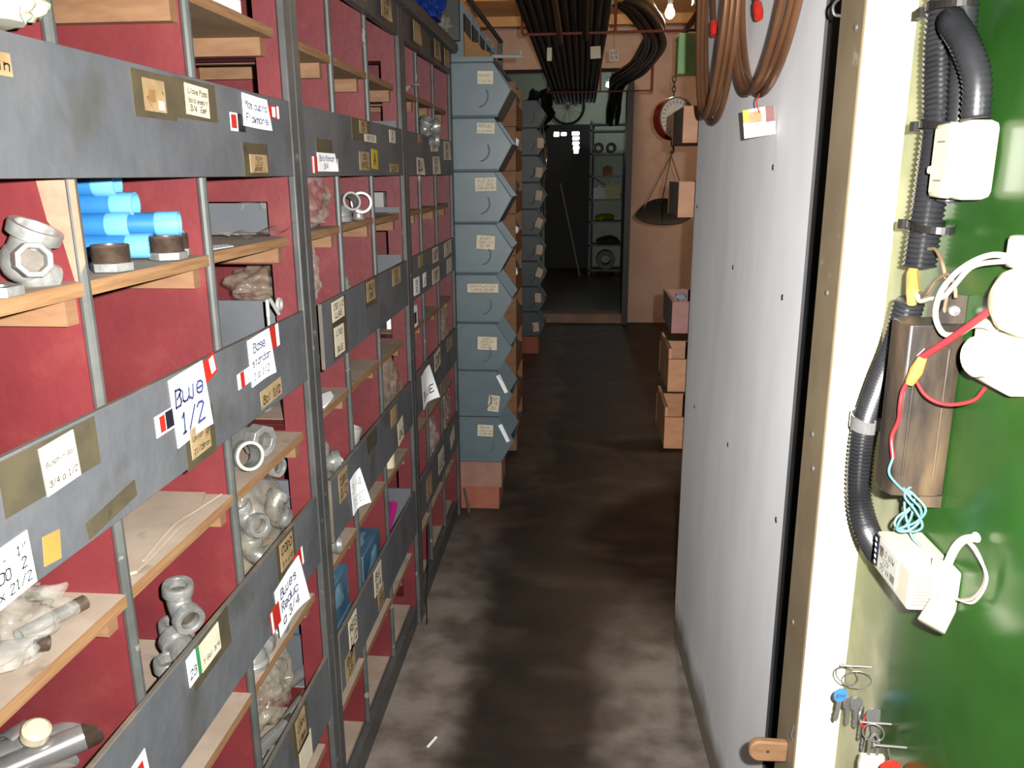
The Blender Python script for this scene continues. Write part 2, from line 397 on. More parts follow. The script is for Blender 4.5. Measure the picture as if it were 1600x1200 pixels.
def paper(parent, O, U, W, w, h, lines=(), pm='paper', im='ink', tilt=0, curl=0, name='paper_label', extra=None, weight=.9):
    """a slip of paper stuck flat on a surface whose outward normal is U x W; extra: (u0,u1,v0,v1,material) patches in 0..1"""
    O, U, W = V(O), V(U), V(W); N = U.cross(W); mb = MB(); ct, st = math.cos(tilt), math.sin(tilt)
    bend = lambda u, v: curl*max(0, (u-.45)/.55)**2*(1.2-v) if curl else 0
    def pt(z):
        return lambda u, v: O+U*((u-.5)*w*ct-(v-.5)*h*st)+W*((u-.5)*w*st+(v-.5)*h*ct)+N*(z+bend(u, v))
    f0, f1 = pt(-.0003), pt(.0006)
    nu = 6 if curl else 1
    mb.grid(f0, nu, nu, 0); mb.grid(f1, nu, nu, 0)
    rim = [(i/nu, 0) for i in range(nu)]+[(1, i/nu) for i in range(nu)]+[(1-i/nu, 1) for i in range(nu)]+[(0, 1-i/nu) for i in range(nu)]
    for a, b in zip(rim, rim[1:]+rim[:1]): mb.add([f0(*a), f0(*b), f1(*b), f1(*a)], [(0, 1, 2, 3)], 0)
    mats = [pm, im]
    for ei, e in enumerate(extra or ()):
        if e[4] not in mats: mats.append(e[4])
        f2 = pt(.0009+.0002*ei); k = mats.index(e[4])
        mb.grid(lambda u, v: f2(e[0]+(e[1]-e[0])*u, e[2]+(e[3]-e[2])*v), nu, nu, k)
    write(mb, lines, O, U, W, N, w, h, bend, 1, weight, tilt)
    return part(mb, name, mats, parent)
EX, EY, EZ = V((1, 0, 0)), V((0, 1, 0)), V((0, 0, 1))
# ------------------------------------------------------------------ the setting
def slab(name, x0, x1, y0, y1, z0, z1, m):
    mb = MB(); mb.box(x0, x1, y0, y1, z0, z1); return struct(mb.build(name, m))
slab('floor', -3.2, 2.6, -1.6, 8.30, -.1, 0, 'floor')
slab('floor_far_room', -1.9, 1.9, 8.30, 12.4, -.1, .085, mat('dark_red_floor', (.035, .012, .009), (.06, .022, .015), 4, .35, c3=(.09, .06, .04), s3=2, l3=.58, h3=.7))
slab('wall_left', -1.06, -.96, -1.6, 8.15, 0, 2.86, 'pink')
slab('wall_right', 1.6, 1.7, 2.3, 8.15, 0, 2.86, 'pink')
slab('ceiling', -3.2, 2.6, 2.2, 8.15, 2.78, 2.86, 'ceil')
slab('ceiling_far_room', -1.9, 1.9, 8.45, 12.5, 3.0, 3.08, 'palegrn')
# end wall with its wide opening: lintel above, plastered pier beside it
slab('wall_far_lintel', -1.0, 1.6, 8.15, 8.45, 2.41, 2.80, 'pink')
slab('wall_far_pier', .46, 1.6, 8.15, 8.45, 0, 2.41, mat('stained_pink_plaster', (.46, .335, .275), (.52, .39, .325), 3, .85, c3=(.30, .22, .17), s3=4.5, l3=.60, h3=.80))
slab('wall_far_room_back', -1.9, 1.9, 12.3, 12.4, .08, 3.05, 'palegrn')
slab('wall_far_room_left', -2.0, -1.9, 8.15, 12.4, 0, 3.05, 'steel')
slab('wall_far_room_right', 1.9, 2.0, 8.15, 12.4, 0, 3.05, 'steel')
slab('trim_1', .40, .46, 8.05, 8.35, 0, 2.41, 'darkpaint')
slab('trim_2', -.9, .40, 8.09, 8.30, 0, .09, 'dusty')
# ceiling joists seen near the lit bulb
for k, y in enumerate((5.25, 6.5, 7.6)):
    slab('trim_%d' % (10+k), -1.0, 1.6, y, y+.07, 2.70, 2.79, 'ceil')

# partition panel on the near side, a batten-faced door post, and the green board it carries
slab('trim_4', .402, .412, 1.165, 2.1, 0, 2.4, 'darkpaint')  # added dark backing behind a made gap; stands in for the batten's shadow
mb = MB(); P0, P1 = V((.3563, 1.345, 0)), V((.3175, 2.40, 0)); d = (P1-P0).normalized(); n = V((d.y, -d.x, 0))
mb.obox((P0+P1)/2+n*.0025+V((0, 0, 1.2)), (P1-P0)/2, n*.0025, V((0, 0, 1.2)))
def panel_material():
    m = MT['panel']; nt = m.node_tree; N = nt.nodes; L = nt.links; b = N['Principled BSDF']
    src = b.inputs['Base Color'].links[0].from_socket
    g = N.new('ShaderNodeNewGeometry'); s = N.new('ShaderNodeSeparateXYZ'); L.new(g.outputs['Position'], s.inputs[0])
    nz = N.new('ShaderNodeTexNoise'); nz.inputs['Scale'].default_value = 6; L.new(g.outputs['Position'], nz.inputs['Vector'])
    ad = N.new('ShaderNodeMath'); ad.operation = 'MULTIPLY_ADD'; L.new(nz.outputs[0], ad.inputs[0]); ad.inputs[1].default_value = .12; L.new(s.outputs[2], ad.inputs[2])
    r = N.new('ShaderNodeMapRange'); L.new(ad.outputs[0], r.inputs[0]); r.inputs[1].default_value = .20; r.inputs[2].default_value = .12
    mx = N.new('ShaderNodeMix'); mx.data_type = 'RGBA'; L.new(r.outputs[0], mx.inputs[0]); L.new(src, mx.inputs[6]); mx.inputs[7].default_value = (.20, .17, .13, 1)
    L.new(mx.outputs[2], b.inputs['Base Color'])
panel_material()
mb.m[3] = mb.m[5] = 1  # panel's cut ends coloured dark, shade painted on so the flash won't whiten them
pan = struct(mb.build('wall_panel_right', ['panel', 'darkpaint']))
for k, (y, z) in enumerate(((1.86, 1.246), (1.455, 1.238), (2.24, .812), (1.80, .848), (1.385, .847), (2.36, 1.36), (1.58, 1.46))):
    q = P0+d*((y-P0.y)/d.y)+V((0, 0, z)); mb = MB()
    mb.lathe(q+n*.001, -n, [(0, .006), (.002, .0055), (.003, 0)], 10)
    part(mb, 'nail_head', 'slate', pan)
post = slab('trim_3', .326, .392, 1.06, 1.165, 0, 2.3, ['cream', 'batten'])
for p in post.data.polygons:
    if p.normal.x < -.9: p.material_index = 1
bv = post.modifiers.new('soft_edges', 'BEVEL'); bv.width = .006; bv.segments = 2
wl = slab('wall_near_right', .385, .44, -.3, 1.06, 0, 2.3, ['green', 'olive'])
def green_wall_material():
    """green gloss paint worn down to an older olive coat along the post"""
    m = MT['green']; nt = m.node_tree; N = nt.nodes; L = nt.links; b = N['Principled BSDF']
    src = b.inputs['Base Color'].links[0].from_socket
    g = N.new('ShaderNodeNewGeometry'); s = N.new('ShaderNodeSeparateXYZ'); L.new(g.outputs['Position'], s.inputs[0])
    nz = N.new('ShaderNodeTexNoise'); nz.inputs['Scale'].default_value = 7; nz.inputs['Detail'].default_value = 6; L.new(g.outputs['Position'], nz.inputs['Vector'])
    ad = N.new('ShaderNodeMath'); ad.operation = 'MULTIPLY_ADD'; L.new(nz.outputs[0], ad.inputs[0]); ad.inputs[1].default_value = .09; L.new(s.outputs[1], ad.inputs[2])
    r = N.new('ShaderNodeMapRange'); L.new(ad.outputs[0], r.inputs[0]); r.inputs[1].default_value = .965; r.inputs[2].default_value = 1.005
    c2 = N.new('ShaderNodeValToRGB'); L.new(nz.outputs[0], c2.inputs[0])
    c2.color_ramp.elements[0].color = (.22, .23, .135, 1); c2.color_ramp.elements[1].color = (.40, .38, .26, 1); c2.color_ramp.elements[0].position = .35; c2.color_ramp.elements[1].position = .65
    mx = N.new('ShaderNodeMix'); mx.data_type = 'RGBA'; L.new(r.outputs[0], mx.inputs[0]); L.new(src, mx.inputs[6]); L.new(c2.outputs[0], mx.inputs[7])
    L.new(mx.outputs[2], b.inputs['Base Color'])
    rg = N.new('ShaderNodeMapRange'); L.new(r.outputs[0], rg.inputs[0]); rg.inputs[3].default_value = .27; rg.inputs[4].default_value = .75; L.new(rg.outputs[0], b.inputs['Roughness'])
    sg = N.new('ShaderNodeMapRange'); L.new(r.outputs[0], sg.inputs[0]); sg.inputs[3].default_value = .5; sg.inputs[4].default_value = .0; L.new(sg.outputs[0], b.inputs['Specular IOR Level'])
green_wall_material()
for k, (y, z) in enumerate(((1.109, 1.295), (1.117, 1.095), (1.129, .793), (1.09, 1.62), (1.10, 1.05))):
    mb = MB(); mb.lathe((.327, y, z), (-1, 0, 0), [(0, .005), (.0015, .005), (.003, .003), (.0034, 0)], 12); part(mb, 'screw_head', 'nailsteel', post)

# ------------------------------------------------------------------ shelving: three painted cabinets side by side
XF, XB = -.515, -.945                      # front and back of the cabinets
LIPZ = [(1.449, 1.577), (1.073, 1.206), (.697, .838), (.335, .477)]
FLOORZ = [1.461, 1.085, .709, .347]; TRAYZ = [1.342, .970, .620, .260]; TOPZ = 1.694
def cabinet(label, y0, y1, divs, hole0, hole1, stops, lipkw=None):
    lipkw = lipkw or {}
    t = thing('shelving_cabinet', label, 'shelving', (XF, (y0+y1)/2, 0))
    side = .034
    for ya, yb, hole in ((y0, y0+side, hole0), (y1-side, y1, hole1)):
        mb = MB()
        if not hole: mb.box(XB, XF-.014, ya, yb, 0, 1.905)
        else:
            mb.box(XF-.055, XF-.014, ya, yb, 0, 1.905); mb.box(XB, XB+.07, ya, yb, 0, 1.905)
            for za, zb in ((0, .10), (.20, .26), (.315, .347), (.57, .62), (.675, .709), (.92, .97), (1.04, 1.085), (1.292, 1.342), (1.405, 1.461), (1.65, 1.694), (1.76, 1.905)):
                mb.box(XB+.07, XF-.055, ya, yb, za, zb)
        part(mb, 'side_panel', 'red', t)
        mb = MB(); mb.box(XF-.014, XF, ya, yb, 0, 1.905); part(mb, 'post', 'post', t, 'dark grey painted front edge', bevel=.003)
    for y in divs:
        mb = MB(); mb.box(XB, XF-.029, y-.0055, y+.0055, .07, 1.905); o = part(mb, 'divider', 'red', t)
        mb = MB(); mb.sweep([(XF-.0235, y, .07), (XF-.0235, y, 1.905)], .0068, 10); part(mb, 'edge_strip', 'edge', o, 'grey painted front edge')
    walls = [y0+side]+sum([[y-.0055, y+.0055] for y in divs], [])+[y1-side]
    cols = [(walls[i], walls[i+1]) for i in range(0, len(walls), 2)]
    for c, (ya, yb) in enumerate(cols):
        for z in TRAYZ+[TOPZ]:
            if (c, z) in lipkw.get('skip', ()): continue
            dz = random.uniform(-.003, .003)
            mb = MB(); mb.box(XB+.01, XF-.021, ya, yb, z-.016+dz, z+dz, 0)
            for i in (1, 0): mb.m[i] = 2 if i == 0 else 0
            mb.m[0] = 2; mb.m[1] = 1; mb.m[3] = 0
            part(mb, 'shelf_board', ['ply', 'dusty', 'under'], t, 'dusty board with a raw plywood edge')
            for s, yy in ((-1, yb), (1, ya)):
                mb = MB(); l = random.uniform(.0, .012)
                mb.box(XF-.30, XF-.030-l, min(yy, yy+s*.02), max(yy, yy+s*.02), z-.046+dz, z-.0165+dz)
                part(mb, 'cleat', 'wood', t, 'raw wood bearer under a board')
        for z in FLOORZ:
            mb = MB(); mb.box(XB+.01, XF-.035, ya, yb, z-.012, z); part(mb, 'bin_floor', 'dusty', t)
    mb = MB(); mb.box(XB+.01, XF-.035, y0+side, y1-side, .058, .07); part(mb, 'bottom_board', 'dusty', t)
    mb = MB(); mb.box(XB-.006, XB, y0, y1, 0, 1.905); part(mb, 'back_panel', 'backp', t)
    mb = MB(); mb.box(XF-.03, XF-.012, y0+side, y1-side, 0, .066); part(mb, 'plinth', 'post', t)
    lips = []
    for k, (za, zb) in enumerate(LIPZ):
        a, b, dz, rot = lipkw.get(k, (0, 0, 0, 0))
        mb = MB(); ya, yb = y0+side+a, y1-side+b
        p, q = V((XF-.006+rot, ya, 0)), V((XF-.006, yb, 0)); u = (q-p)/2; nn = V((u.y, -u.x, 0)).normalized()
        mb.obox((p+q)/2+V((0, 0, (za+zb)/2+dz)), u, nn*.004, V((0, 0, (zb-za)/2)))
        mb.m[0:6] = [1, 1, 0, 0, 0, 1]
        lips.append(part(mb, 'lip_board', ['lip', 'lipedge'], t, bevel=.001))
    mb = MB(); mb.box(XF-.020, XF-.002, y0+side, y1-side, 1.825, 1.905); top = part(mb, 'lip_board', 'rail', t); lips.append(top)
    mb = MB(); mb.prism([(0, 0), (.05, 0), (.058, .012), (.058, .03), (.046, .043), (0, .043)], (XF-.03, y0, 1.903), EX, EZ, EY, y1-y0); part(mb, 'cornice', 'rail', t)
    mb = MB(); mb.box(XB, XF-.02, y0, y1, 1.895, 1.907); part(mb, 'top_board', 'rail', t)
    for ya, th, za, zb in stops:
        mb = MB(); mb.box(XB+.08, XF-.016 if th < 0 else XF-.04, min(ya, ya+th), max(ya, ya+th), za, zb); part(mb, 'stop_board', 'greyboard', t, 'grey inner board across the side opening')
    return t, lips
PX = XF+.0001
def lipslip(lip, y0, y1, z0, z1, lines=(), pm='paper', tilt=0, curl=0, extra=None, im='ink', name='paper_label', weight=.9, lift=0):
    return paper(lip, (XF-.002+lift, (y0+y1)/2, (z0+z1)/2), EY, EZ, y1-y0, z1-z0, lines, pm, im, tilt, curl, name, extra, weight)

c1, L1 = cabinet('grey and red bin cabinet close up, holding blue pipes and a big iron tee', .50, 1.498, [.838, 1.143], False, True, [], {2: (0, 0, -.004, 0)})
dv = [o for o in c1.children if o.name.startswith('divider')][0]
mb = MB(); mb.prism([(-.530, 1.447), (-.572, 1.447), (-.566, 1.405), (-.552, 1.385), (-.545, 1.345), (-.540, 1.325), (-.536, 1.35), (-.530, 1.36)], (0, .8318, 0), EX, EZ, EY, .001); part(mb, 'bare_patch', mat('bare_pink_wood', (.46, .22, .14), (.56, .29, .20), 30, .8), dv, 'patch of bare pinkish wood')
c2, L2 = cabinet('grey and red bin cabinet in the middle of the row of three', 1.50, 2.418, [1.795, 2.092], True, True,
   [(1.536, .008, z, z+.125) for z in (1.088, .712, .35)]+[(1.536, .008, 1.345, 1.40)]+[(2.384, -.008, z, z+.135) for z in (1.464, 1.088, .35)]+[(2.384, -.008, 1.345, 1.36)],
   {1: (.006, 0, 0, .010), 2: (.004, 0, 0, .006), 3: (.004, 0, 0, .002)})
c3, L3 = cabinet('grey and red bin cabinet beside the blue bin stack, at the row end', 2.42, 3.315, [2.718, 3.015], True, False, [(2.455, .008, 1.464, 1.55)])
# slips on the boards, top row first
l = L1[0]
lipslip(l, .700, .741, 1.538, 1.558, ['Elin'], 'tan')
lipslip(l, .945, 1.045, 1.518, 1.571, [], 'tape', name='tape_patch', extra=[(.22, .75, .15, .85, 'tan'), (.34, .5, .35, .62, 'rust'), (.55, .7, .2, .4, 'paper')])
lipslip(l, 1.045, 1.165, 1.523, 1.573, [], 'tape', name='tape_patch')
lipslip(l, 1.073, 1.140, 1.528, 1.567, ['Llave Paso', 'bola esmalt', '3/4  Emp'], 'paper', -.03, lift=.0008)
lipslip(l, 1.256, 1.352, 1.523, 1.571, ['Mas cubta', 'Flowmore'], 'white', -.03, .006, im='blueink', lift=.0012)
lipslip(l, 1.350, 1.408, 1.543, 1.563, [], 'stred', .02, extra=[(.45, .72, .1, .9, 'white'), (.82, 1, 0, 1, 'white')], name='sticker', lift=.0004)
lipslip(l, 1.206, 1.262, 1.515, 1.541, [], 'stblk', 0, extra=[(0, .5, 0, 1, 'white'), (.08, .42, .15, .9, 'stred')], name='sticker')
lipslip(l, 1.245, 1.345, 1.449, 1.500, [], 'tape', name='tape_patch')
lipslip(l, 1.268, 1.338, 1.455, 1.483, ['150 3/4', 'LIZ 1/2', '24 NER'], 'tan', lift=.0008)
l = L1[1]
lipslip(l, .640, .790, 1.150, 1.203, [], 'tape', name='tape_patch')
lipslip(l, .697, .752, 1.149, 1.199, ['Buschin Gal', '3/4 a 1/2'], 'paper', .05, lift=.0008)
lipslip(l, .600, .664, 1.074, 1.128, ['2  -  1"', '200  2', '2x 21/2'], 'white', .04, lift=.0008)
lipslip(l, .681, .707, 1.081, 1.111, [], 'styel', -.12, name='sticker')
lipslip(l, .75, .85, 1.082, 1.102, [], 'tape', .12, name='tape_patch')
lipslip(l, .908, .962, 1.139, 1.166, [], 'white', .02, extra=[(.45, 1, .1, .95, 'stblk'), (.17, .42, .12, .9, 'stred')], name='sticker')
lipslip(l, .952, 1.045, 1.112, 1.204, ['Buje', '1/2'], 'white', .06, .004, im='blueink', lift=.0006, extra=[(0, .25, .55, .9, 'paper')])
lipslip(l, 1.040, 1.082, 1.176, 1.206, [], 'stred', .25, extra=[(.55, .9, .15, .9, 'white')], name='sticker', lift=.0014)
lipslip(l, .975, 1.062, 1.070, 1.140, [], 'tape', name='tape_patch')
lipslip(l, .988, 1.045, 1.082, 1.124, ['Union 1"', '21/2Bron'], 'tan', .03, lift=.0008)
lipslip(l, 1.200, 1.288, 1.128, 1.204, ['Base', 'standar', '1 a 1/2"'], 'white', .05, .005, im='blueink', lift=.0006)
lipslip(l, 1.278, 1.328, 1.168, 1.206, [], 'stred', .05, extra=[(.72, 1, 0, 1, 'white')], name='sticker', lift=.0012)
lipslip(l, 1.152, 1.200, 1.136, 1.160, [], 'white', .05, extra=[(.2, .5, 0, 1, 'stred')], name='sticker')
lipslip(l, 1.232, 1.325, 1.082, 1.112, ['Bol 1/2'], 'tan', .04)
l = L1[2]
lipslip(l, .912, .938, .785, .828, ['23'], 'white', .05, name='sticker', weight=.9, lift=.0012)
lipslip(l, .938, .948, .785, .828, [], 'stgrn', .05, name='sticker', lift=.0012)
lipslip(l, .925, 1.045, .770, .832, [], 'tape', .03, name='tape_patch')
lipslip(l, .950, 1.010, .783, .826, ['T Gal 3/4'], 'paper', .03, lift=.0008)
lipslip(l, 1.240, 1.330, .765, .832, [], 'tape', name='tape_patch')
lipslip(l, 1.256, 1.318, .776, .828, ['CODO', '3/4 x 45'], 'tan', 0, lift=.0008)
lipslip(l, 1.222, 1.340, .672, .765, ['Bujes', 'Reduc', 'a 3/4'], 'white', .1, .012, im='blueink', lift=.0008)
lipslip(l, 1.318, 1.362, .740, .776, [], 'stred', .1, extra=[(.8, 1, 0, 1, 'white')], name='sticker', lift=.0014)
lipslip(l, 1.192, 1.232, .694, .735, [], 'stred', .1, extra=[(0, .2, 0, 1, 'white')], name='sticker', lift=.0014)
lipslip(l, .755, .80, .735, .780, [], 'white', .1, extra=[(.45, .8, 0, .8, 'stred')], name='sticker')
l = L1[3]
lipslip(l, 1.245, 1.325, .395, .474, [], 'tape', name='tape_patch')
lipslip(l, 1.262, 1.312, .405, .468, ['CODO', '1 GAL'], 'tan', .05, lift=.0008)
lipslip(l, 1.268, 1.336, .338, .400, [], 'paper', .02)
l = L2[0]
lipslip(l, 1.60, 1.705, 1.470, 1.520, [], 'tape', name='tape_patch')
lipslip(l, 1.60, 1.712, 1.458, 1.494, ['Bola Roscar', '3/4'], 'white', 0, .006, im='blueink', lift=.001)
lipslip(l, 1.568, 1.604, 1.455, 1.486, [], 'stred', .0, extra=[(0, .3, 0, 1, 'white')], name='sticker', lift=.0006)
lipslip(l, 1.716, 1.738, 1.460, 1.484, [], 'stblk', 0, extra=[(.7, 1, 0, 1, 'white')], name='sticker')
lipslip(l, 1.86, 2.02, 1.528, 1.576, [], 'tape', name='tape_patch')
lipslip(l, 1.925, 1.99, 1.545, 1.574, ['BRZ', '15'], 'tan', lift=.0006)
lipslip(l, 1.965, 2.075, 1.528, 1.546, ['NIP 1/2'], 'paper', lift=.0006)
lipslip(l, 1.91, 2.0, 1.462, 1.504, ['150', 'NIPLE'], 'tan', lift=.0006)
lipslip(l, 2.025, 2.085, 1.465, 1.512, ['A'], 'stylw', -.05, name='sticker')
lipslip(l, 2.225, 2.295, 1.535, 1.568, ['TEE', '3/4'], 'paper')
lipslip(l, 2.215, 2.32, 1.458, 1.480, ['LB 1/2'], 'tan')
l = L2[1]
lipslip(l, 1.598, 1.705, 1.08, 1.202, [], 'tape', name='tape_patch', lift=.009)
lipslip(l, 1.606, 1.69, 1.158, 1.200, ['150 1/2', 'LLAVE'], 'paper', .02, lift=.0096)
lipslip(l, 1.612, 1.68, 1.084, 1.145, ['LTAS', '', 'BUJE'], 'paper', 0, lift=.0096)
lipslip(l, 1.875, 1.985, 1.142, 1.205, [], 'tape', name='tape_patch', lift=.006)
lipslip(l, 1.892, 1.972, 1.155, 1.203, ['VALV', '3/4'], 'tan', lift=.0066)
lipslip(l, 2.18, 2.28, 1.155, 1.202, ['TAP', '1/2'], 'tan', lift=.003)
l = L2[2]
lipslip(l, 1.59, 1.655, .765, .832, ['CODO', '1/2'], 'tan', lift=.006)
lipslip(l, 1.678, 1.745, .700, .79, ['3/4', 'TEE'], 'white', .1, .02, lift=.006, im='blueink', weight=.35)
lipslip(l, 2.09, 2.16, .776, .828, [], 'tan', lift=.003)
lipslip(l, 2.165, 2.235, .702, .77, ['UNI'], 'paper', .1, lift=.003)
lipslip(l, 1.83, 1.93, .79, .834, [], 'tape', name='tape_patch', lift=.004)
l = L2[3]
lipslip(l, 1.605, 1.67, .392, .47, ['REG', '1/2'], 'paper', .0, lift=.003)
lipslip(l, 1.566, 1.64, .338, .40, ['CUP', '15'], 'tan', lift=.003)
lipslip(l, 1.84, 1.915, .40, .472, ['BUJ', '3/4'], 'paper', lift=.002)
lipslip(l, 1.87, 1.93, .345, .40, ['TEE'], 'tan', lift=.002)
for i, (a, b, z0, z1, tx, p) in enumerate(((2.615, 2.67, 1.55, 1.574, [], 'tan'), (2.83, 2.95, 1.529, 1.572, ['TEE', '3/8'], 'paper'), (3.10, 3.24, 1.505, 1.572, ['UNI', '1/2'], 'paper'),
      (2.585, 2.69, 1.451, 1.503, ['BUJ'], 'paper'), (2.865, 2.99, 1.453, 1.513, ['COD', '3/4'], 'paper'))): lipslip(L3[0], a, b, z0, z1, tx, p, random.uniform(-.05, .05), .004 if p == 'paper' else 0)
for i, (a, b, z0, z1, tx, p) in enumerate(((2.555, 2.63, 1.164, 1.202, [], 'tan'), (2.81, 2.92, 1.151, 1.203, ['NIP'], 'paper'), (3.05, 3.22, 1.150, 1.203, ['RED', '1/2'], 'paper'), (2.47, 2.56, 1.085, 1.139, ['150', 'TEE'], 'white'),
      (2.62, 2.675, 1.093, 1.138, ['1/2'], 'white'), (2.79, 2.93, 1.078, 1.131, ['TAP'], 'paper'), (3.10, 3.22, 1.080, 1.135, [], 'paper'))): lipslip(L3[1], a, b, z0, z1, tx, p, random.uniform(-.05, .05))
lipslip(L3[2], 2.55, 2.66, .70, .82, ['BUJE'], 'white', .15, .03)
lipslip(L3[2], 2.78, 2.90, .77, .835, ['CAP'], 'paper', .05); lipslip(L3[2], 3.06, 3.18, .78, .83, [], 'tan')
lipslip(L3[3], 2.56, 2.66, .36, .44, [], 'tan'); lipslip(L3[3], 2.80, 2.92, .37, .45, ['LLA'], 'paper'); lipslip(L3[3], 3.08, 3.18, .38, .44, [], 'paper', .2)
for L_, ys in ((L2[4], (1.93, 2.2)), (L3[4], (2.60, 2.95, 3.15))):
    for y in ys: lipslip(L_, y-.05, y+.05, 1.835, 1.895, ['150', '3/4'] if y in (2.2, 2.95) else [], 'tan', 0, .004, lift=.0105)
# the overhead cupboard above the middle and end cabinets
t = thing('overhead_cupboard', 'dark grey cupboard standing on top of the red bin cabinets', 'cupboard', (-.7, 2.6, 1.947))
mb = MB(); mb.box(-.945, -.56, 1.9, 3.33, 1.948, 2.70); part(mb, 'body', 'darkpaint', t)
mb = MB(); mb.box(-.56, -.545, 1.9, 3.29, 2.12, 2.68); part(mb, 'front_panel', 'darkpaint', t)
mb = MB(); mb.box(-.56, -.480, 3.30, 3.33, 1.948, 2.70); part(mb, 'end_board', 'darkpaint', t)
# ------------------------------------------------------------------ stacked blue steel bins
def bin_proto(name, bm_):
    t = thing(name, 'x', 'storage bin')
    W_ = .27; prof = [(-.36, 0), (.012, 0), (.07, .103), (0, .203), (-.36, .203)]      # side outline, x towards the aisle
    mb = MB()
    for y in (0, W_-.003): mb.prism(prof, (0, y, 0), EX, EZ, EY, .003, 0)
    mb.box(-.36, .010, 0, W_, 0, .003); mb.box(-.36, -.357, 0, W_, 0, .203)
    part(mb, 'body', bm_, t)
    mb = MB(); a, b = V((.012, 0, 0)), V((.07, 0, .103)); u = (b-a)/2
    mb.obox((a+b)/2+V((0, W_/2, 0)), u, V((0, W_/2, 0)), V((.0012, 0, -.0007))); part(mb, 'front_lip', bm_, t)
    mb = MB()
    for y in (.0, W_): mb.sweep([(.07, y, .103), (0, y, .203), (-.36, y, .203)], .0028, 6)
    mb.sweep([(.07, 0, .103), (.07, W_, .103)], .0032, 6); mb.sweep([(-.36, 0, .006), (.012, 0, .006)], .0028, 6)
    part(mb, 'rim', bm_, t)
    mb = MB(); pts = [(-.062+.042*math.cos(a), -.0005, .080+.042*math.sin(a)) for a in [x*.2-1.5 for x in range(0, 12)]]
    mb.sweep(pts, [.0004]+[.003]*(len(pts)-2)+[.0004], 8); part(mb, 'stamped_arc', bm_, t)
    return t
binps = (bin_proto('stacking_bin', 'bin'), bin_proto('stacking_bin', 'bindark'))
ORD = ['topmost', 'second from the top', 'third from the top', 'fourth from the top', 'fourth from the bottom', 'third from the bottom', 'second from the bottom', 'lowest']
SL = [(-.030, .148, .062, .048, ['REDUCCT', '1 1/2  GAL'], -.02), (-.033, .165, .070, .040, ['REDUCC', '3 x20 MARCA'], -.03), (-.035, .155, .085, .052, ['BUJE 3/4', '1/2 INOX', 'CON 20 MM'], .02),
      (-.04, .13, .075, .055, ['ADAPT', 'INOX 1/2', '20 MM'], -.06), (-.055, .148, .13, .036, ['CODO PLASTICO', 'CURTO 20 MM'], 0), (-.035, .12, .082, .056, ['ADAPT', 'CURVA 20', 'MOPAS', 'CONECTA'], -.03),
      (-.01, .062, .048, .072, ['RED', '3/4', '20'], -.12), (-.055, .145, .068, .052, ['BRIDA', 'INOX 1/2', '20 30 MM'], -.03)]
rb = random.Random(3)
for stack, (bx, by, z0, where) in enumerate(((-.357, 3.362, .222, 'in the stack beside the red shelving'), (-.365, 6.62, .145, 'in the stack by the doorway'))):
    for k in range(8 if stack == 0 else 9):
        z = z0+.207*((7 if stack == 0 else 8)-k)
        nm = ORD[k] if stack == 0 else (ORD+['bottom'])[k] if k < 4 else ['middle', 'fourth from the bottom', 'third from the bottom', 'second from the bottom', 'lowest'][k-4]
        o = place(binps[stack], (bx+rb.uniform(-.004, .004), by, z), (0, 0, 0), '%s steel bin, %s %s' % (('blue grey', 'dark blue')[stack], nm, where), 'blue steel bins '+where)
        WOFF[o.name] = V((0, 0, 0))
        if stack == 0:
            x, zz, w, h, ln, tl = SL[k]
            paper(o, (x, -.001, zz), EX, EZ, w, h, ln, 'paper', tilt=tl, weight=.6)
            if k in (6, 7): paper(o, (.028, -.001, .15 if k == 6 else .135), EX, EZ, .018, .085, [], 'white', tilt=.45, curl=.004, name='paper_flap')
        elif k > 0: paper(o, (.01+rb.uniform(-.02, .02), -.001, .09+rb.uniform(-.02, .03)), EX, EZ, .05, .075, [], 'paper', tilt=rb.uniform(-.6, .1))
    if stack == 0:
        for i, (za, zb, m, lb) in enumerate(((.0, .103, 'brick', 'hollow red clay brick on the floor under the blue bins'), (.103, .221, 'brickpale', 'dusty pale clay brick between a red brick and the blue bins'))):
            mb = MB(); x0, x1, y0, y1 = -.60, -.352+.012*i, 3.364, 3.56
            mb.box(x0, x1, y0, y1, za, zb)
            if i == 0:
                for q in range(9): mb.box(x0+.002, x1-.002, y0-.0015, y0, za+.006+q*.0105, za+.012+q*.0105)
            for q in range(2): mb.box(x1, x1+.001, y0+.02+.09*q, y0+.085+.09*q, za+.015, zb-.015)
            solo(mb, 'clay_brick', m, lb, 'brick', (-.45, 3.46, za), 'bricks under the blue bins', bevel=.003)
    else:
        mb = MB(); mb.box(-.60, -.352, 6.62, 6.86, 0, .143)
        for q in range(9): mb.box(-.598, -.354, 6.6185, 6.62, .008+q*.0145, .015+q*.0145)
        solo(mb, 'clay_brick', 'brick', 'red clay brick on the floor under the bin stack by the doorway', 'brick', (-.45, 6.74, 0), bevel=.003)
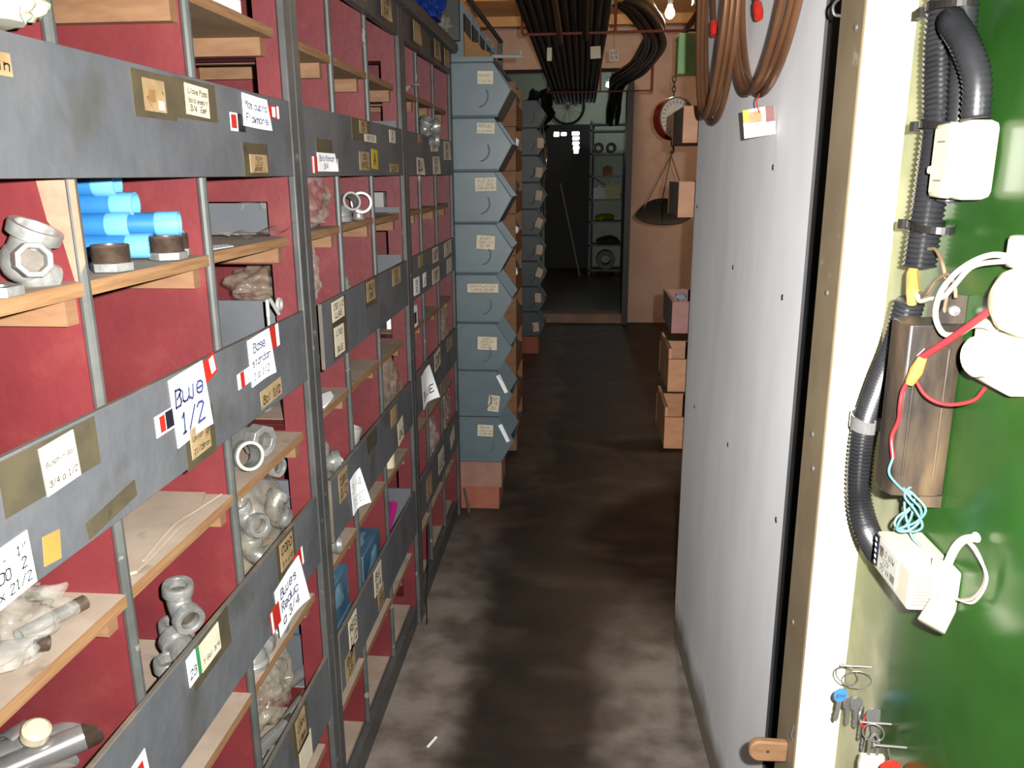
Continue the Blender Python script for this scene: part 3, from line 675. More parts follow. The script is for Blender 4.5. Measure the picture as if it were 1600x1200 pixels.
# a plank on the first stack carrying a rack of narrow bins
z_ = .222+.207*8
t = thing('bin_rack', 'dark framed rack on top of the blue bins holding narrow grey boxes', 'rack', (-.6, 3.9, z_))
mb = MB(); mb.box(-.72, -.357, 3.36, 4.76, z_, z_+.018); part(mb, 'shelf_board', 'bin', t)
mb = MB()
for y in (3.37, 4.70): mb.box(-.475 if y > 4 else -.72, -.450 if y > 4 else -.69, y, y+.03, z_+.018, z_+.27)
mb.sweep([(-.470, 3.37, z_+.252), (-.458, 4.72, z_+.272)], .013, 6); part(mb, 'frame', 'slate', t)
for k in range(5):
    mb = MB(); y = 3.45+.255*k; h = .215; x1 = -.480
    mb.box(-.72, x1, y, y+.004, z_+.019, z_+.019+h); mb.box(-.72, x1, y+.19, y+.194, z_+.019, z_+.019+h); mb.box(x1-.004, x1, y, y+.194, z_+.019, z_+.019+h*.8); mb.box(-.72, x1, y, y+.194, z_+.019, z_+.022)
    solo(mb, 'narrow_box', 'bin', 'narrow blue grey metal box, %s along the rack above the bins' % ['first', 'second', 'third', 'fourth', 'fifth'][k], 'box', (-.6, y, z_+.019), 'narrow boxes on the rack')
mb = MB(); mb.prism([(0, 0), (.105, 0), (.10, .02), (.07, .03), (.055, .055), (.03, .06), (0, .10)], (-.475, 3.40, z_+.0185), EX, EZ, EY, .006)
solo(mb, 'cardboard_scrap', 'rust', 'torn ochre cardboard scrap leaning before the narrow boxes', 'cardboard', (-.43, 3.40, z_+.0185))
mb = MB(); mb.sweep([(-.37, 3.42, z_+.026), (-.25, 3.47, z_+.030)], .0075, 10); mb.sweep([(-.26, 3.465, z_+.030), (-.257, 3.466, z_+.052)], .005, 8)
solo(mb, 'bracket_arm', 'greypipe', 'pale grey rod with upturned tip sticking out over the top blue bin', 'bracket', (-.33, 3.44, z_+.019))
# brown wooden crates behind the first stack
cr = thing('wooden_crate', 'x', 'crate'); mb = MB()
for y in (0, .40): mb.box(-.42, 0, y, y+.014, 0, .15)
mb.box(-.42, 0, .014, .40, 0, .012); part(mb, 'body', 'crate', cr)
mb = MB(); mb.box(-.012, 0, .014, .40, .012, .075); part(mb, 'front_board', 'crate', cr)
mb = MB()
for x, y, z, s in ((-.05, .1, .09, .03), (-.04, .22, .10, .035), (-.06, .32, .085, .03)): mb.blob((x, y, z), (s, s, s), seed=x*90+y, amp=.35, sub=2, crumple=.2)
part(mb, 'contents', 'bindark', cr)
for k in range(9):
    place(cr, (-.332+rb.uniform(-.004, .006), 4.10, .02+.207*k), (0, 0, 0), 'brown wooden crate behind the blue bins, %s of its stack' % (['lowest', 'second', 'third', 'fourth', 'fifth', 'sixth', 'seventh', 'eighth', 'topmost'][k]), 'brown crates behind the blue bins', (1, 1, 1.36))
for k, (x, y, z, s) in enumerate(((-.338, 4.13, 1.598, .022), (-.338, 4.13, 1.182, .018), (-.338, 4.13, .970, .015))):
    mb = MB(); mb.blob((x, y, z), (s, s*.8, s*1.3), seed=k+4, amp=.3, sub=2, crumple=.3)
    solo(mb, 'paper_scrap', 'white', 'crumpled white scrap at the %s crate edge behind the blue bins' % ['upper', 'middle', 'lower'][k], 'paper', (x, y, z))

# ------------------------------------------------------------------ wooden boxes standing out beyond the panel
strut = slab('trim_20', .455, .475, 2.44, 2.92, 0, 1.9, 'wood')  # upright of an unseen rack that holds the wooden boxes
BX = [(1.537, .104, 'boxwood', 0, 'pale wooden box jutting past the panel, topmost of the five'), (1.322, .104, 'boxwood', 0, 'pale wooden box jutting past the panel, second from the top, near the black pan'),
      (.968, .098, 'boxred', 0, 'reddish wooden box jutting past the panel, filled with grey blue lumps'), (.780, .105, 'boxwood', .032, 'empty wooden box with tall front board, above the lowest box'), (.590, .105, 'boxwood', .030, 'empty wooden box with tall front board, lowest of the five')]
for k, (z, h, m, tall, lb) in enumerate(BX):
    x0 = .288-.004*k; t = thing('wooden_box', lb, 'box', (x0+.08, 2.67, z), 'wooden boxes beyond the panel'); y0, y1 = 2.52, 2.82
    for ya in (y0, y1-.012):
        mb = MB(); mb.box(x0, .44, ya, ya+.012, z, z+h); part(mb, 'side_board', m, t, bevel=.0012)
    mb = MB(); mb.box(x0+.0008, x0+.012, y0+.0122, y1-.0122, z, z+h+tall); part(mb, 'front_board', 'boxdark' if tall == 0 else 'boxwood', t, 'front board facing the aisle', bevel=.002)
    mb = MB(); mb.box(x0+.012, .44, y0+.012, y1-.012, z, z+.008); mb.box(.43, .44, y0+.012, y1-.012, z+.008, z+h); part(mb, 'bottom', m, t)
    slab('trim_%d' % (21+k), .40, .455, 2.53, 2.81, z-.022, z-.001, 'wood')  # ledge of the unseen box rack
    if k == 2:
        mb = MB()
        for q in range(16): mb.blob((.325+rb.random()*.09, 2.56+rb.random()*.2, z+.03+rb.random()*.055), (.017, .017, .013), seed=q, amp=.5, sub=2, crumple=.4)
        o = solo(mb, 'grey_lumps', mat('grey_blue_lump', (.22, .27, .33), (.30, .35, .42), 30, .7), 'grey blue lumps heaped in the reddish wooden box', 'lumps', (.37, 2.66, z+.01)); o['kind'] = 'stuff'

# ------------------------------------------------------------------ hanging scale under the green box
t = thing('hanging_green_box', 'mint green metal box hung on a strap above the round red scale', 'box', (.59, 4.96, 1.99))
mb = MB(); mb.box(.515, .66, 4.90, 5.03, 1.99, 2.205); part(mb, 'body', 'mintgrn', t, bevel=.006)
mb = MB(); mb.obox((.70, 4.94, 2.43), (.185, 0, .265), (0, .012, 0), (.013, 0, -.009)); part(mb, 'strap', 'cord', t, 'grey brown strap')
mb = MB(); mb.box(.60, .80, 4.98, 5.08, 2.375, 2.78); part(mb, 'bracket', 'mintgrn', t)
t = thing('hanging_scale', 'round red dial scale hanging from the green box', 'scale', (.505, 4.93, 1.753))
ax = V((.42, -.9, .05)).normalized(); o = V((.506, 4.94, 1.753))
mb = MB(); mb.lathe(o-ax*.05, ax, [(0, 0), (0, .07), (.012, .105), (.03, .118), (.09, .118), (.098, .114), (.098, .108), (.09, .106), (.09, 0)], 40); part(mb, 'casing', 'redenamel', t)
mb = MB(); mb.lathe(o+ax*.0415, ax, [(0, .105), (.002, .105), (.002, 0)], 40); dl = part(mb, 'dial', 'dial', t)
u, w, _ = basis(ax); mb = MB()
for k in range(24):
    a = 2*PI*k/24; r_ = u*math.cos(a)+w*math.sin(a); q = w*math.cos(a)-u*math.sin(a); mb.obox(o+ax*.0442+r_*.088, r_*.009, q*.0016, ax*.0006)
mb.obox(o+ax*.046+w*.03, w*.05, u*.002, ax*.001); mb.lathe(o+ax*.044, ax, [(0, .012), (.006, .010), (.006, 0)], 14)
part(mb, 'dial_marks', 'ink', dl)
mb = MB(); mb.lathe(o+ax*.046, ax, [(0, .112), (.006, .116), (.006, .108), (0, .106)], 40, closed=True); part(mb, 'bezel', 'chrome', t)
mb = MB()
for k in range(4):
    c = V((.505, 4.94, 1.888+.026*k)); ring = [c+V((.009*math.cos(a) if k % 2 else 0, .009*math.cos(a) if not k % 2 else 0, .018*math.sin(a))) for a in [2*PI*i/12 for i in range(13)]]; mb.sweep(ring, .0028, 6, caps=False)
part(mb, 'chain', 'slate', t)
mb = MB(); mb.sweep(spline([(.505, 4.94, 1.635), (.505, 4.94, 1.61), (.518, 4.94, 1.59), (.512, 4.94, 1.565), (.497, 4.94, 1.572)], 6), .006, 8); part(mb, 'hook', 'slate', t)
t = thing('scale_pan', 'black pointed scoop pan hung on cords below the red scale', 'pan', (.47, 4.94, 1.2))
def panfn(u, v):
    s = 2*u-1; wd = .115*max(0, 1-abs(s)**2.2)**.75+.001; q = 2*v-1
    x = .475+.165*s; dz = .045*(q*q)*(1-abs(s)**2)+.02*s*s
    return V((x, 4.95+q*wd*.80, 1.19+q*wd*.62+dz))
mb = MB(); mb.grid(panfn, 24, 14, 0, True); mb.grid(lambda u, v: panfn(u, v)+V((0, .002, -.003)), 24, 14, 0, True); part(mb, 'dish', 'blackpan', t)
mb = MB(); apex = V((.505, 4.94, 1.552))
for q in ((.36, 4.96, 1.25), (.625, 4.97, 1.24), (.47, 5.03, 1.285)): mb.sweep([apex, V(q)], .0035, 6)
mb.sweep([apex, apex+V((0, 0, .03))], .006, 6); part(mb, 'cord', 'cord', t)

# ------------------------------------------------------------------ pipes and hoses slung below the ceiling
def upline(name, pts, r, m, label, cat, group=None):
    mb = MB(); mb.sweep(pts, r, 8); return solo(mb, name, m, label, cat, pts[0], group)
for k, (y, xe, lb) in enumerate(((4.76, .595, 'red rusty rod hanger carrying the black pipes, the one with tags'), (8.03, .62, 'red rusty rod hanger carrying the black pipes just before the far wall'))):
    t = thing('pipe_hanger', lb, 'hanger', (.1, y, 2.19), 'rod hangers under the ceiling')
    mb = MB(); mb.sweep([(-.345, y, 2.19), (xe, y, 2.195)], .0075, 8); part(mb, 'bar', 'rebar', t)
    for x in (-.345, .145 if k else .16, xe):
        mb = MB(); mb.sweep([(x, y, 2.19), (x, y, 2.78)], .011 if x == xe else .008, 8); part(mb, 'upright', 'rebar', t)
rp = random.Random(11)
p0 = None
for row, n in enumerate((11, 10, 10, 9)):
    for k in range(n):
        x = -.302+row*.012+k*.0405+rp.uniform(-.002, .002); z = 2.2175+row*.037; y1 = 9.6+rp.uniform(-.35, .15) if k < 8 else 9.35+rp.uniform(-.04, .06); y0 = 3.3+rp.uniform(-.2, .2)
        if p0 is None:
            mb = MB(); mb.sweep([(0, 0, 0), (0, 1, 0)], .0188, 12, ri=.0165); p0 = mb.build('steel_pipe', 'pipeblk'); tag(p0, 'x', 'pipe')
        place(p0, (x, y0, z), (0, 0, 0), 'long black steel pipe in the bundle slung under the ceiling', 'black pipes slung under the ceiling', (1, y1-y0, 1))
for x, ye, lb in ((-.14, 4.95, 'short rusty orange pipe slung under the black pipe bundle, beside a dark one'), (.0, 4.85, 'short dark pipe tucked under the black pipe bundle')):
    mb = MB(); mb.sweep([(x, 3.4, 2.222), (x+.0, ye, 2.179)], .0175, 12, ri=.013); solo(mb, 'short_pipe', 'pipebrn' if x < -.1 else 'pipeblk', lb, 'pipe', (x, 3.4, 2.2))
rh = random.Random(5); H0 = [(.18, 4.78, 2.37), (.30, 4.95, 2.35), (.43, 5.25, 2.30), (.50, 5.7, 2.27), (.505, 6.4, 2.26), (.47, 7.2, 2.26), (.365, 8.0, 2.25), (.355, 8.6, 2.18), (.36, 9.1, 2.10), (.355, 9.6, 2.0)]
for k in range(7):
    dx, dz = [(0, 0), (-.05, .0), (-.10, .01), (0, .05), (-.05, .05), (-.10, .06), (-.05, .10)][k]
    pts = [(x+dx+rh.uniform(-.01, .01), y+rh.uniform(-.03, .03)+abs(dx)*.3, z+dz+rh.uniform(-.008, .008)) for x, y, z in H0]
    t = thing('black_hose', 'thick black hose bent past the lit bulb, slung with the pipes', 'hose', pts[0], 'black hoses slung beside the pipes')
    mb = MB(); mb.sweep(spline(pts, 6), .025, 12); part(mb, 'tube', 'black', t)
    if k in (0, 1, 3):
        d = (V(pts[0])-V(pts[1])).normalized(); mb = MB(); mb.lathe(V(pts[0])+d*-.01, d, [(0, .026), (.022, .026), (.022, 0)], 14); part(mb, 'end_cap', 'yellow', t, 'yellow end cap')
for k, (x, z, w, h, lb, ln) in enumerate(((-.195, 2.085, .026, .068, 'narrow rounded paper tag hanging under the pipes', []), (.056, 2.09, .055, .062, 'square paper tag hanging under the pipes', []), (.155, 2.075, .05, .06, 'white paper tag with marks hanging beside the pipes', ['1/2', '3/4']))):
    t = thing('hang_tag', lb, 'tag', (x, 4.745, z)); paper(t, (x, 4.745, z), EX, EZ, w, h, ln, 'paper', name='tag_card', tilt=.05*k)
    mb = MB(); mb.sweep([(x, 4.745, z+h/2), (x, 4.752, 2.185)], .001, 5); part(mb, 'string', 'cord', t)
t = thing('light_bulb', 'bare lit bulb hanging from the ceiling beyond the green box', 'bulb', BULB)
mb = MB(); mb.lathe(BULB+V((0, 0, -.055)), EZ, [(0, 0), (.004, .013), (.015, .024), (.03, .030), (.045, .028), (.065, .018), (.08, .014)], 20); part(mb, 'glass', 'bulb', t)
mb = MB(); mb.lathe(BULB+V((0, 0, .025)), EZ, [(0, .0145), (.03, .016), (.05, .018), (.06, .008), (.06, 0)], 16); part(mb, 'holder', 'slate', t)
mb = MB(); mb.sweep([BULB+V((0, 0, .08)), BULB+V((.01, 0, .2)), BULB+V((0, 0, .335))], .004, 6); part(mb, 'cord', 'black', t)
# ------------------------------------------------------------------ on the green board: conduits, boxes, wires, keys
def corrugated(pts, r, step=.0054):
    """evenly spaced rings along the path, every second one narrower"""
    P = spline(pts, 60); out = [P[0]]; need = step/2
    for a, b in zip(P, P[1:]):
        d = (b-a).length; pos = 0
        while d-pos >= need: pos += need; out.append(a.lerp(b, pos/d)); need = step/2
        need -= d-pos
    return out, [r if i % 2 else r*.85 for i in range(len(out))]
def conduit(name, pts, r, label, group=None):
    P, R_ = corrugated(pts, r); mb = MB(); mb.sweep(P, R_, 16)
    return solo(mb, name, 'conduit', label, 'conduit', pts[0], group, angle=80)
conduit('corrugated_conduit', [(.366, .937, 1.80), (.366, .936, 1.62), (.365, .926, 1.558), (.365, .912, 1.5), (.364, .911, 1.43), (.364, .914, 1.39), (.364, .917, 1.352)], .0175, 'thick corrugated black conduit running down the green board beside the cream post', 'conduits on the green board')
conduit('corrugated_conduit', [(.3715, .903, 1.80), (.3715, .900, 1.62), (.371, .889, 1.555), (.371, .880, 1.50), (.3715, .8815, 1.45), (.3715, .885, 1.42)], .0125, 'thinner corrugated black conduit tucked behind the thick one on the green board', 'conduits on the green board')
conduit('corrugated_conduit', [(.357, .893, 1.594), (.352, .873, 1.586), (.355, .850, 1.566), (.362, .833, 1.534), (.364, .829, 1.497)], .0135, 'arched corrugated conduit entering the top of the white junction box', 'conduits on the green board')
conduit('corrugated_conduit', [(.362, .927, 1.312), (.361, .945, 1.258), (.360, .980, 1.203), (.360, 1.012, 1.144), (.360, 1.019, 1.091), (.360, 1.008, 1.043), (.362, .975, 1.014), (.366, .93, 1.001)], .0165, 'bowed corrugated black conduit held by a steel clamp beside the rusty steel case', 'conduits on the green board')
for k, (y, z, lb) in enumerate(((.915, 1.497, 'black cable tie round the conduits, next to the white junction box'), (.918, 1.395, 'black cable tie round the conduit below the junction box'), (.934, 1.612, 'black cable tie round the conduits above the arched one'))):
    mb = MB(); c = V((.366, y-.013, z)); ring = [c+V((.0205*math.cos(a), .036*math.sin(a), .003*math.sin(a))) for a in [2*PI*i/32 for i in range(33)]]
    for a, b in zip(ring, ring[1:]): mb.obox((a+b)/2, (b-a)*.52, V((0, 0, .0035)), V((a+b)/2-c).normalized()*.0007)
    mb.box(.348, .356, y+.018, y+.03, z-.005, z+.005)
    solo(mb, 'cable_tie', 'black', lb, 'cable tie', c, 'cable ties on the conduits')
t = thing('pipe_clamp', 'bare steel clamp holding the bowed conduit to the green board', 'clamp', (.36, 1.012, 1.147))
mb = MB(); c = V((.360, 1.012, 1.147)); ring = [c+V((-.0185*math.cos(a), .0185*math.sin(a), .004*math.sin(a))) for a in [-1.9+3.8*i/20 for i in range(21)]]
for a, b in zip(ring, ring[1:]): mb.obox((a+b)/2, (b-a)*.54, V((0, 0, .0085)), ((a+b)/2-c).normalized()*.001)
mb.obox((.372, .987, 1.150), V((.010, -.008, .002)), V((0, 0, .0085)), V((.0006, .001, 0))); mb.box(.3825, .3848, .955, .980, 1.143, 1.161)
part(mb, 'strap', 'chrome', t)
mb = MB(); mb.lathe((.3715, .9855, 1.150), (-.5, -.8, 0), [(0, .0055), (.003, .005), (.004, 0)], 12); part(mb, 'screw', 'nailsteel', t)
# junction box
t = thing('junction_box', 'rounded white plastic junction box high on the green board', 'junction box', (.365, .84, 1.46))
mb = MB(); mb.box(.352, .385, .818, .866, 1.424, 1.497); part(mb, 'body', 'plastic', t, bevel=.008)
mb = MB(); mb.box(.341, .3525, .8195, .8645, 1.4255, 1.4955); ld = part(mb, 'lid', 'cream2', t, 'cream lid', bevel=.007)
mb = MB(); mb.lathe((.3412, .8575, 1.452), (-1, 0, 0), [(0, .004), (.003, .0035), (.003, 0)], 12); part(mb, 'knob', 'cream2', ld)
mb = MB()
for z in (1.442, 1.478): mb.box(.3405, .342, .832, .850, z-.0008, z+.0008)
part(mb, 'seam', 'wired', ld)
# rusty steel case (a lamp choke)
t = thing('steel_choke_case', 'long rusty grey steel case fixed upright on the green board', 'case', (.36, .86, 1.12))
sec = [(.3845, .885), (.333, .880), (.3255, .872), (.3245, .845), (.330, .834), (.372, .832), (.3845, .838)]
mb = MB(); mb.prism(sec, (0, 0, 1.118), EX, EY, EZ, .184); part(mb, 'casing', 'ballast', t, bevel=.002)
mb = MB()
for a, b in (((.338, 1.142), (.338, 1.270)), ((.338, 1.270), (.345, 1.278)), ((.345, 1.278), (.369, 1.278)), ((.369, 1.278), (.369, 1.142))): mb.sweep([(a[0], .8315, a[1]), (b[0], .8315, b[1])], .0013, 6)
part(mb, 'raised_frame', 'ballast', t)
mb = MB(); mb.prism([(.360, 1.105), (.383, 1.105), (.383, 1.118), (.360, 1.118)], (0, .836, 0), EX, EZ, EY, .003); part(mb, 'mounting_tab', 'ballast', t)
mb = MB(); mb.prism([(.352, .0), (.3845, 0), (.3845, .028), (.37, .03)], (0, .842, 1.302), EX, EZ, EY, .003); part(mb, 'mounting_tab', 'ballast', t)
mb = MB(); mb.lathe((.373, .8415, 1.315), (-.2, -1, 0), [(0, .006), (.003, .005), (.004, 0)], 12); part(mb, 'screw', 'nailsteel', t)
# white transformer
t = thing('lamp_transformer', 'white vented lamp transformer with a printed label, low on the green board', 'transformer', (.36, .82, 1.02))
mb = MB(); mb.box(.335, .385, .775, .873, 1.017, 1.061); bd = part(mb, 'body', 'plastic', t, bevel=.003)
mb = MB()
for k in range(9): mb.box(.340, .356, .7738, .7752, 1.0235+k*.0036, 1.0245+k*.0036)
part(mb, 'vents', 'wired', bd)
paper(bd, (.3346, .833, 1.040), -EY, EZ, .052, .034, ['HALO 60W', '~12V', '50 VA'], mat('label_grey', (.68, .66, .58), rough=.5), im='ink', name='printed_label', weight=.5, extra=[(.72, .95, .1, .35, 'wired'), (.08, .26, .5, .85, 'wired')])
paper(bd, (.3346, .8665, 1.040), -EY, EZ, .009, .036, [], 'stblk', name='printed_label', extra=[(.2, .8, .06+k*.19, .16+k*.19, 'white') for k in range(5)])
mb = MB(); mb.box(.357, .366, .772, .784, 1.060, 1.074); part(mb, 'clip', 'plastic', t, bevel=.002)
def wire(name, pts, r, m, label, group=None):
    mb = MB(); mb.sweep(spline(pts, 10), r, 8); return solo(mb, name, m, label, 'wire', pts[0], group, angle=80)
# coil of pale blue wire above the transformer
cx = []
for k in range(34):
    a = k*.62; s = 1-.12*(k % 5)/5
    cx.append((.352+.010*math.sin(a*.5+k), .838+.013*math.cos(a)*s+.004*math.sin(k*1.7), 1.103+.027*math.sin(a)*s))
wire('blue_wire', [(.366, .83, 1.062), (.358, .84, 1.072)]+cx+[(.348, .832, 1.12), (.3225, .824, 1.145), (.3225, .821, 1.166)], .0014, 'wireb', 'pale blue wire coiled between the transformer and the steel case')
wire('red_wire', [(.3225, .821, 1.165), (.3215, .8275, 1.185), (.324, .822, 1.205), (.3215, .816, 1.222), (.322, .815, 1.238), (.325, .81, 1.252)], .0022, 'wirer', 'thin red wire down the face of the steel case')
wire('red_wire', [(.33, .818, 1.256), (.338, .800, 1.238), (.352, .785, 1.233), (.367, .767, 1.242), (.372, .757, 1.257)], .0019, 'wirer', 'looped red wire under the white lamp holder')
wire('red_wire', [(.330, .800, 1.276), (.340, .778, 1.295), (.350, .755, 1.316), (.360, .738, 1.335)], .0035, 'wirer', 'thick red wire rising to the round white holder')
mb = MB(); mb.sweep([(.3265, .812, 1.247), (.329, .805, 1.262), (.331, .799, 1.277)], [.0045, .0065, .004], 10); solo(mb, 'tape_splice', 'styel', 'yellow tape wrapped round the red wire splice', 'tape', (.329, .805, 1.262))
mb = MB(); mb.sweep([(.362, .924, 1.352), (.358, .918, 1.343), (.354, .901, 1.327), (.356, .905, 1.312)], [.004, .006, .007, .005], 10); solo(mb, 'tape_splice', 'styel', 'yellow tape splice between the two conduit ends', 'tape', (.358, .918, 1.34))
wire('white_wire', [(.362, .918, 1.372), (.361, .921, 1.352), (.356, .915, 1.335), (.357, .912, 1.318), (.36, .924, 1.309)], .0038, 'wirew', 'short thick white wire joining the two conduit ends')
wire('white_wire', [(.358, .898, 1.324), (.356, .885, 1.318), (.354, .855, 1.325), (.352, .823, 1.331), (.351, .800, 1.345), (.354, .775, 1.366), (.362, .745, 1.374), (.372, .728, 1.375)], .0024, 'wirew', 'white wire running from the tape splice to the round holder')
wire('white_wire', [(.372, .728, 1.378), (.358, .752, 1.379), (.350, .785, 1.364), (.346, .812, 1.340), (.345, .817, 1.315), (.347, .800, 1.300), (.352, .780, 1.303), (.358, .765, 1.314), (.366, .752, 1.314), (.372, .745, 1.300)], .0027, 'wirew', 'white wire looping from the round holder down to the square one')
wire('grey_wire', [(.362, .893, 1.372), (.362, .874, 1.372), (.360, .848, 1.358), (.362, .838, 1.335), (.364, .843, 1.315), (.368, .850, 1.305)], .0019, 'cord', 'brown grey wire curling from the upper conduit to the steel case')
wire('grey_wire', [(.358, .892, 1.326), (.356, .870, 1.328), (.355, .848, 1.345), (.356, .826, 1.353), (.357, .812, 1.345), (.358, .808, 1.333)], .0018, 'cord', 'thin tan wire arching over the white wire')
# lamp holders at the board's edge
t = thing('lamp_holder', 'square white porcelain holder on the green board under the round one', 'holder', (.37, .745, 1.28))
mb = MB(); mb.box(.366, .385, .705, .782, 1.262, 1.312); part(mb, 'base', 'plastic', t, bevel=.004)
mb = MB(); mb.lathe((.367, .752, 1.288), (-1, -.25, 0), [(0, .019), (.012, .0185), (.0145, .016), (.0145, 0)], 24); part(mb, 'socket', 'plastic', t, bevel=0)
mb = MB(); mb.box(.371, .384, .748, .784, 1.308, 1.318); part(mb, 'terminal', 'cream2', t, bevel=.002)
t = thing('round_holder', 'round cream pull switch at the edge of the green board', 'switch', (.372, .725, 1.345))
mb = MB(); mb.lathe((.384, .722, 1.343), (-1, 0, 0), [(0, .031), (.010, .031), (.024, .025), (.031, .014), (.032, 0)], 28); part(mb, 'body', 'cream2', t)
mb = MB(); mb.box(.362, .385, .705, .738, 1.370, 1.398); part(mb, 'terminal_block', 'plastic', t, bevel=.004)
# white lead with plug looping from the transformer
t = thing('plug_lead', 'white connector plug on a looped lead beside the transformer', 'plug', (.36, .755, 1.02))
mb = MB(); a, b = V((.368, .762, 1.043)), V((.349, .748, 1.016)); mb.sweep([a, a+(b-a)*.25, a+(b-a)*.3, b, b+(b-a)*.02], [.008, .0085, .0125, .0135, .012], 14); part(mb, 'connector', 'plastic', t)
mb = MB(); mb.sweep(spline([(.364, .772, 1.05), (.367, .765, 1.085), (.370, .756, 1.104), (.376, .742, 1.115)], 6), [.0042]*18+[.0052], 10); part(mb, 'sleeve', 'plastic', t)
for k in range(4):
    mb = MB(); o = .0022*k; mb.sweep(spline([(.370, .752, 1.109), (.374-o*.5, .735-o, 1.106), (.379-o*.4, .722-o*1.2, 1.085+o*.3), (.376, .728, 1.062-o), (.371, .746, 1.047), (.368, .757, 1.044)], 8), .0014, 6); part(mb, 'wire', ['wired', 'wirew', 'cord', 'wirew'][k], t)
# keys on nails
def key(loc, rz, tilt, m, label, scale=1, lean=0):
    t = thing('key', label, 'key', loc, 'keys on the nails'); mb = MB(); n = 20
    ring = [(.0095*math.cos(2*PI*i/n), -.014+.0095*math.sin(2*PI*i/n)) for i in range(n)]
    mb.prism(ring, (0, -.0009, 0), EX, EZ, EY, .0018); bow = mb.build('bow', m, t, off=(0, 0, 0))
    if m != 'keysteel': bow['label'] = 'coloured key head'
    mb = MB(); mb.prism([(-.0032, -.022), (.0032, -.022), (.0032, -.047), (.001, -.052), (-.0015, -.050), (-.0032, -.046), (-.0024, -.043), (-.0036, -.040), (-.0022, -.036), (-.0034, -.031)], (0, -.0008, 0), EX, EZ, EY, .0016); mb.build('blade', 'keysteel', t, off=(0, 0, 0))
    t.rotation_euler = (lean, tilt, rz); t.scale = (scale,)*3; return t
def nail(y, z, label):
    mb = MB(); mb.sweep([(.3855, y-.004, z+.002), (.352, y+.003, z-.002)], .0014, 8); mb.lathe((.352, y+.003, z-.002), (-1, .2, 0), [(0, .003), (.0015, .003), (.0015, 0)], 10)
    return solo(mb, 'nail', 'nailsteel', label, 'nail', (.37, y, z), 'nails in the green board')
nail(.975, .822, 'nail in the green board carrying the blue tagged keys'); nail(.895, .796, 'nail in the green board carrying the padlock key'); nail(.848, .800, 'lowest nail in the green board carrying the red tag')
def ring(c, r, axis, label):
    u, w, _ = basis(axis); mb = MB(); mb.sweep([V(c)+(u*math.cos(a)+w*math.sin(a))*r for a in [2*PI*i/28 for i in range(29)]], .0009, 6, caps=False)
    return solo(mb, 'key_ring', 'nailsteel', label, 'key ring', c, 'key rings on the nails')
ring((.358, .977, .806), .014, (.5, 1, .1), 'thin steel ring with the blue tagged key'); ring((.368, .965, .808), .016, (.2, 1, .3), 'second thin steel ring behind the blue tagged key'); ring((.366, .893, .783), .012, (.3, 1, 0), 'steel ring hung on the middle nail')
key((.352, .972, .794), .25, .10, 'bluekey', 'key with a round blue head marked in pen', 1.05)
key((.359, .966, .786), .5, -.06, 'keysteel', 'plain steel key overlapping the blue headed one', .95); key((.366, .957, .792), .35, -.05, 'keysteel', 'plain steel key in the middle of the bunch', 1.0)
key((.3705, .948, .785), 1.0, -.02, 'keysteel', 'narrow steel key turned edge on beside the red one', 1.1); key((.372, .935, .783), .9, .03, 'redcap', 'key with a slim red head in the bunch', 1.15); key((.376, .925, .800), .2, -.08, 'keysteel', 'broad steel key at the bunch end', 1.15)
paper_t = bpy.data.objects['key']; mb = MB(); write(mb, ['Ent'], V((0, -.0004, -.014)), EX, EZ, -EY, .015, .009, lambda u, v: 0, 0, .8); part(mb, 'pen_mark', 'ink', paper_t, off=(0, 0, 0))
t = thing('padlock', 'pale square padlock hanging low on the green board', 'padlock', (.368, .889, .758))
mb = MB(); mb.prism([(-.015, -.03), (.012, -.03), (.015, -.012), (.014, 0), (-.014, 0), (-.016, -.012)], (.368, .889, .752), EX, EZ, EY, .007); part(mb, 'body', 'plastic', t, bevel=.001)
mb = MB(); mb.sweep(spline([(.363, .8925, .752), (.363, .8925, .772), (.368, .8925, .782), (.373, .8925, .772), (.373, .8925, .752)], 6), .002, 8); part(mb, 'shackle', 'nailsteel', t)
t = thing('red_tag', 'small red tag hanging from the lowest nail', 'tag', (.372, .846, .775))
mb = MB(); mb.lathe((.372, .848, .768), (0, -1, 0), [(0, .013), (.002, .013), (.002, 0)], 20); part(mb, 'disc', 'stred', t)
mb = MB(); mb.sweep([(.366, .846, .797), (.371, .847, .780)], .001, 6); part(mb, 'link', 'nailsteel', t)
# wooden peg and nail on the post
t = thing('wooden_peg', 'rounded pale wooden turn button low on the door post', 'turn button', (.30, 1.1, .588))
mb = MB(); pl = [(.326, -.017), (.326, .017)]+[(.284-.016*math.sin(a), .018*math.cos(a)) for a in [PI*i/10 for i in range(11)]]; mb.prism([(a, b) for a, b in pl], (0, 1.094, .589), EX, EZ, EY, .013); part(mb, 'body', 'wood', t, bevel=.003)
mb = MB(); mb.lathe((.296, 1.0945, .590), (0, -1, 0), [(0, .003), (.001, .0025), (.001, 0)], 10); part(mb, 'pin', 'slate', t)
mb = MB(); mb.sweep([(.327, 1.075, .622), (.322, 1.072, .640), (.324, 1.070, .655)], .0018, 8); solo(mb, 'bent_nail', 'nailsteel', 'bent nail in the door post just above the wooden turn button', 'nail', (.324, 1.072, .64))
mb = MB(); mb.sweep(spline([(.3265, 1.13, 1.662), (.315, 1.13, 1.660), (.308, 1.13, 1.652), (.310, 1.13, 1.642), (.318, 1.13, 1.640)], 6), .002, 8); solo(mb, 'cup_hook', 'slate', 'small dark hook high on the door post', 'hook', (.32, 1.13, 1.65))

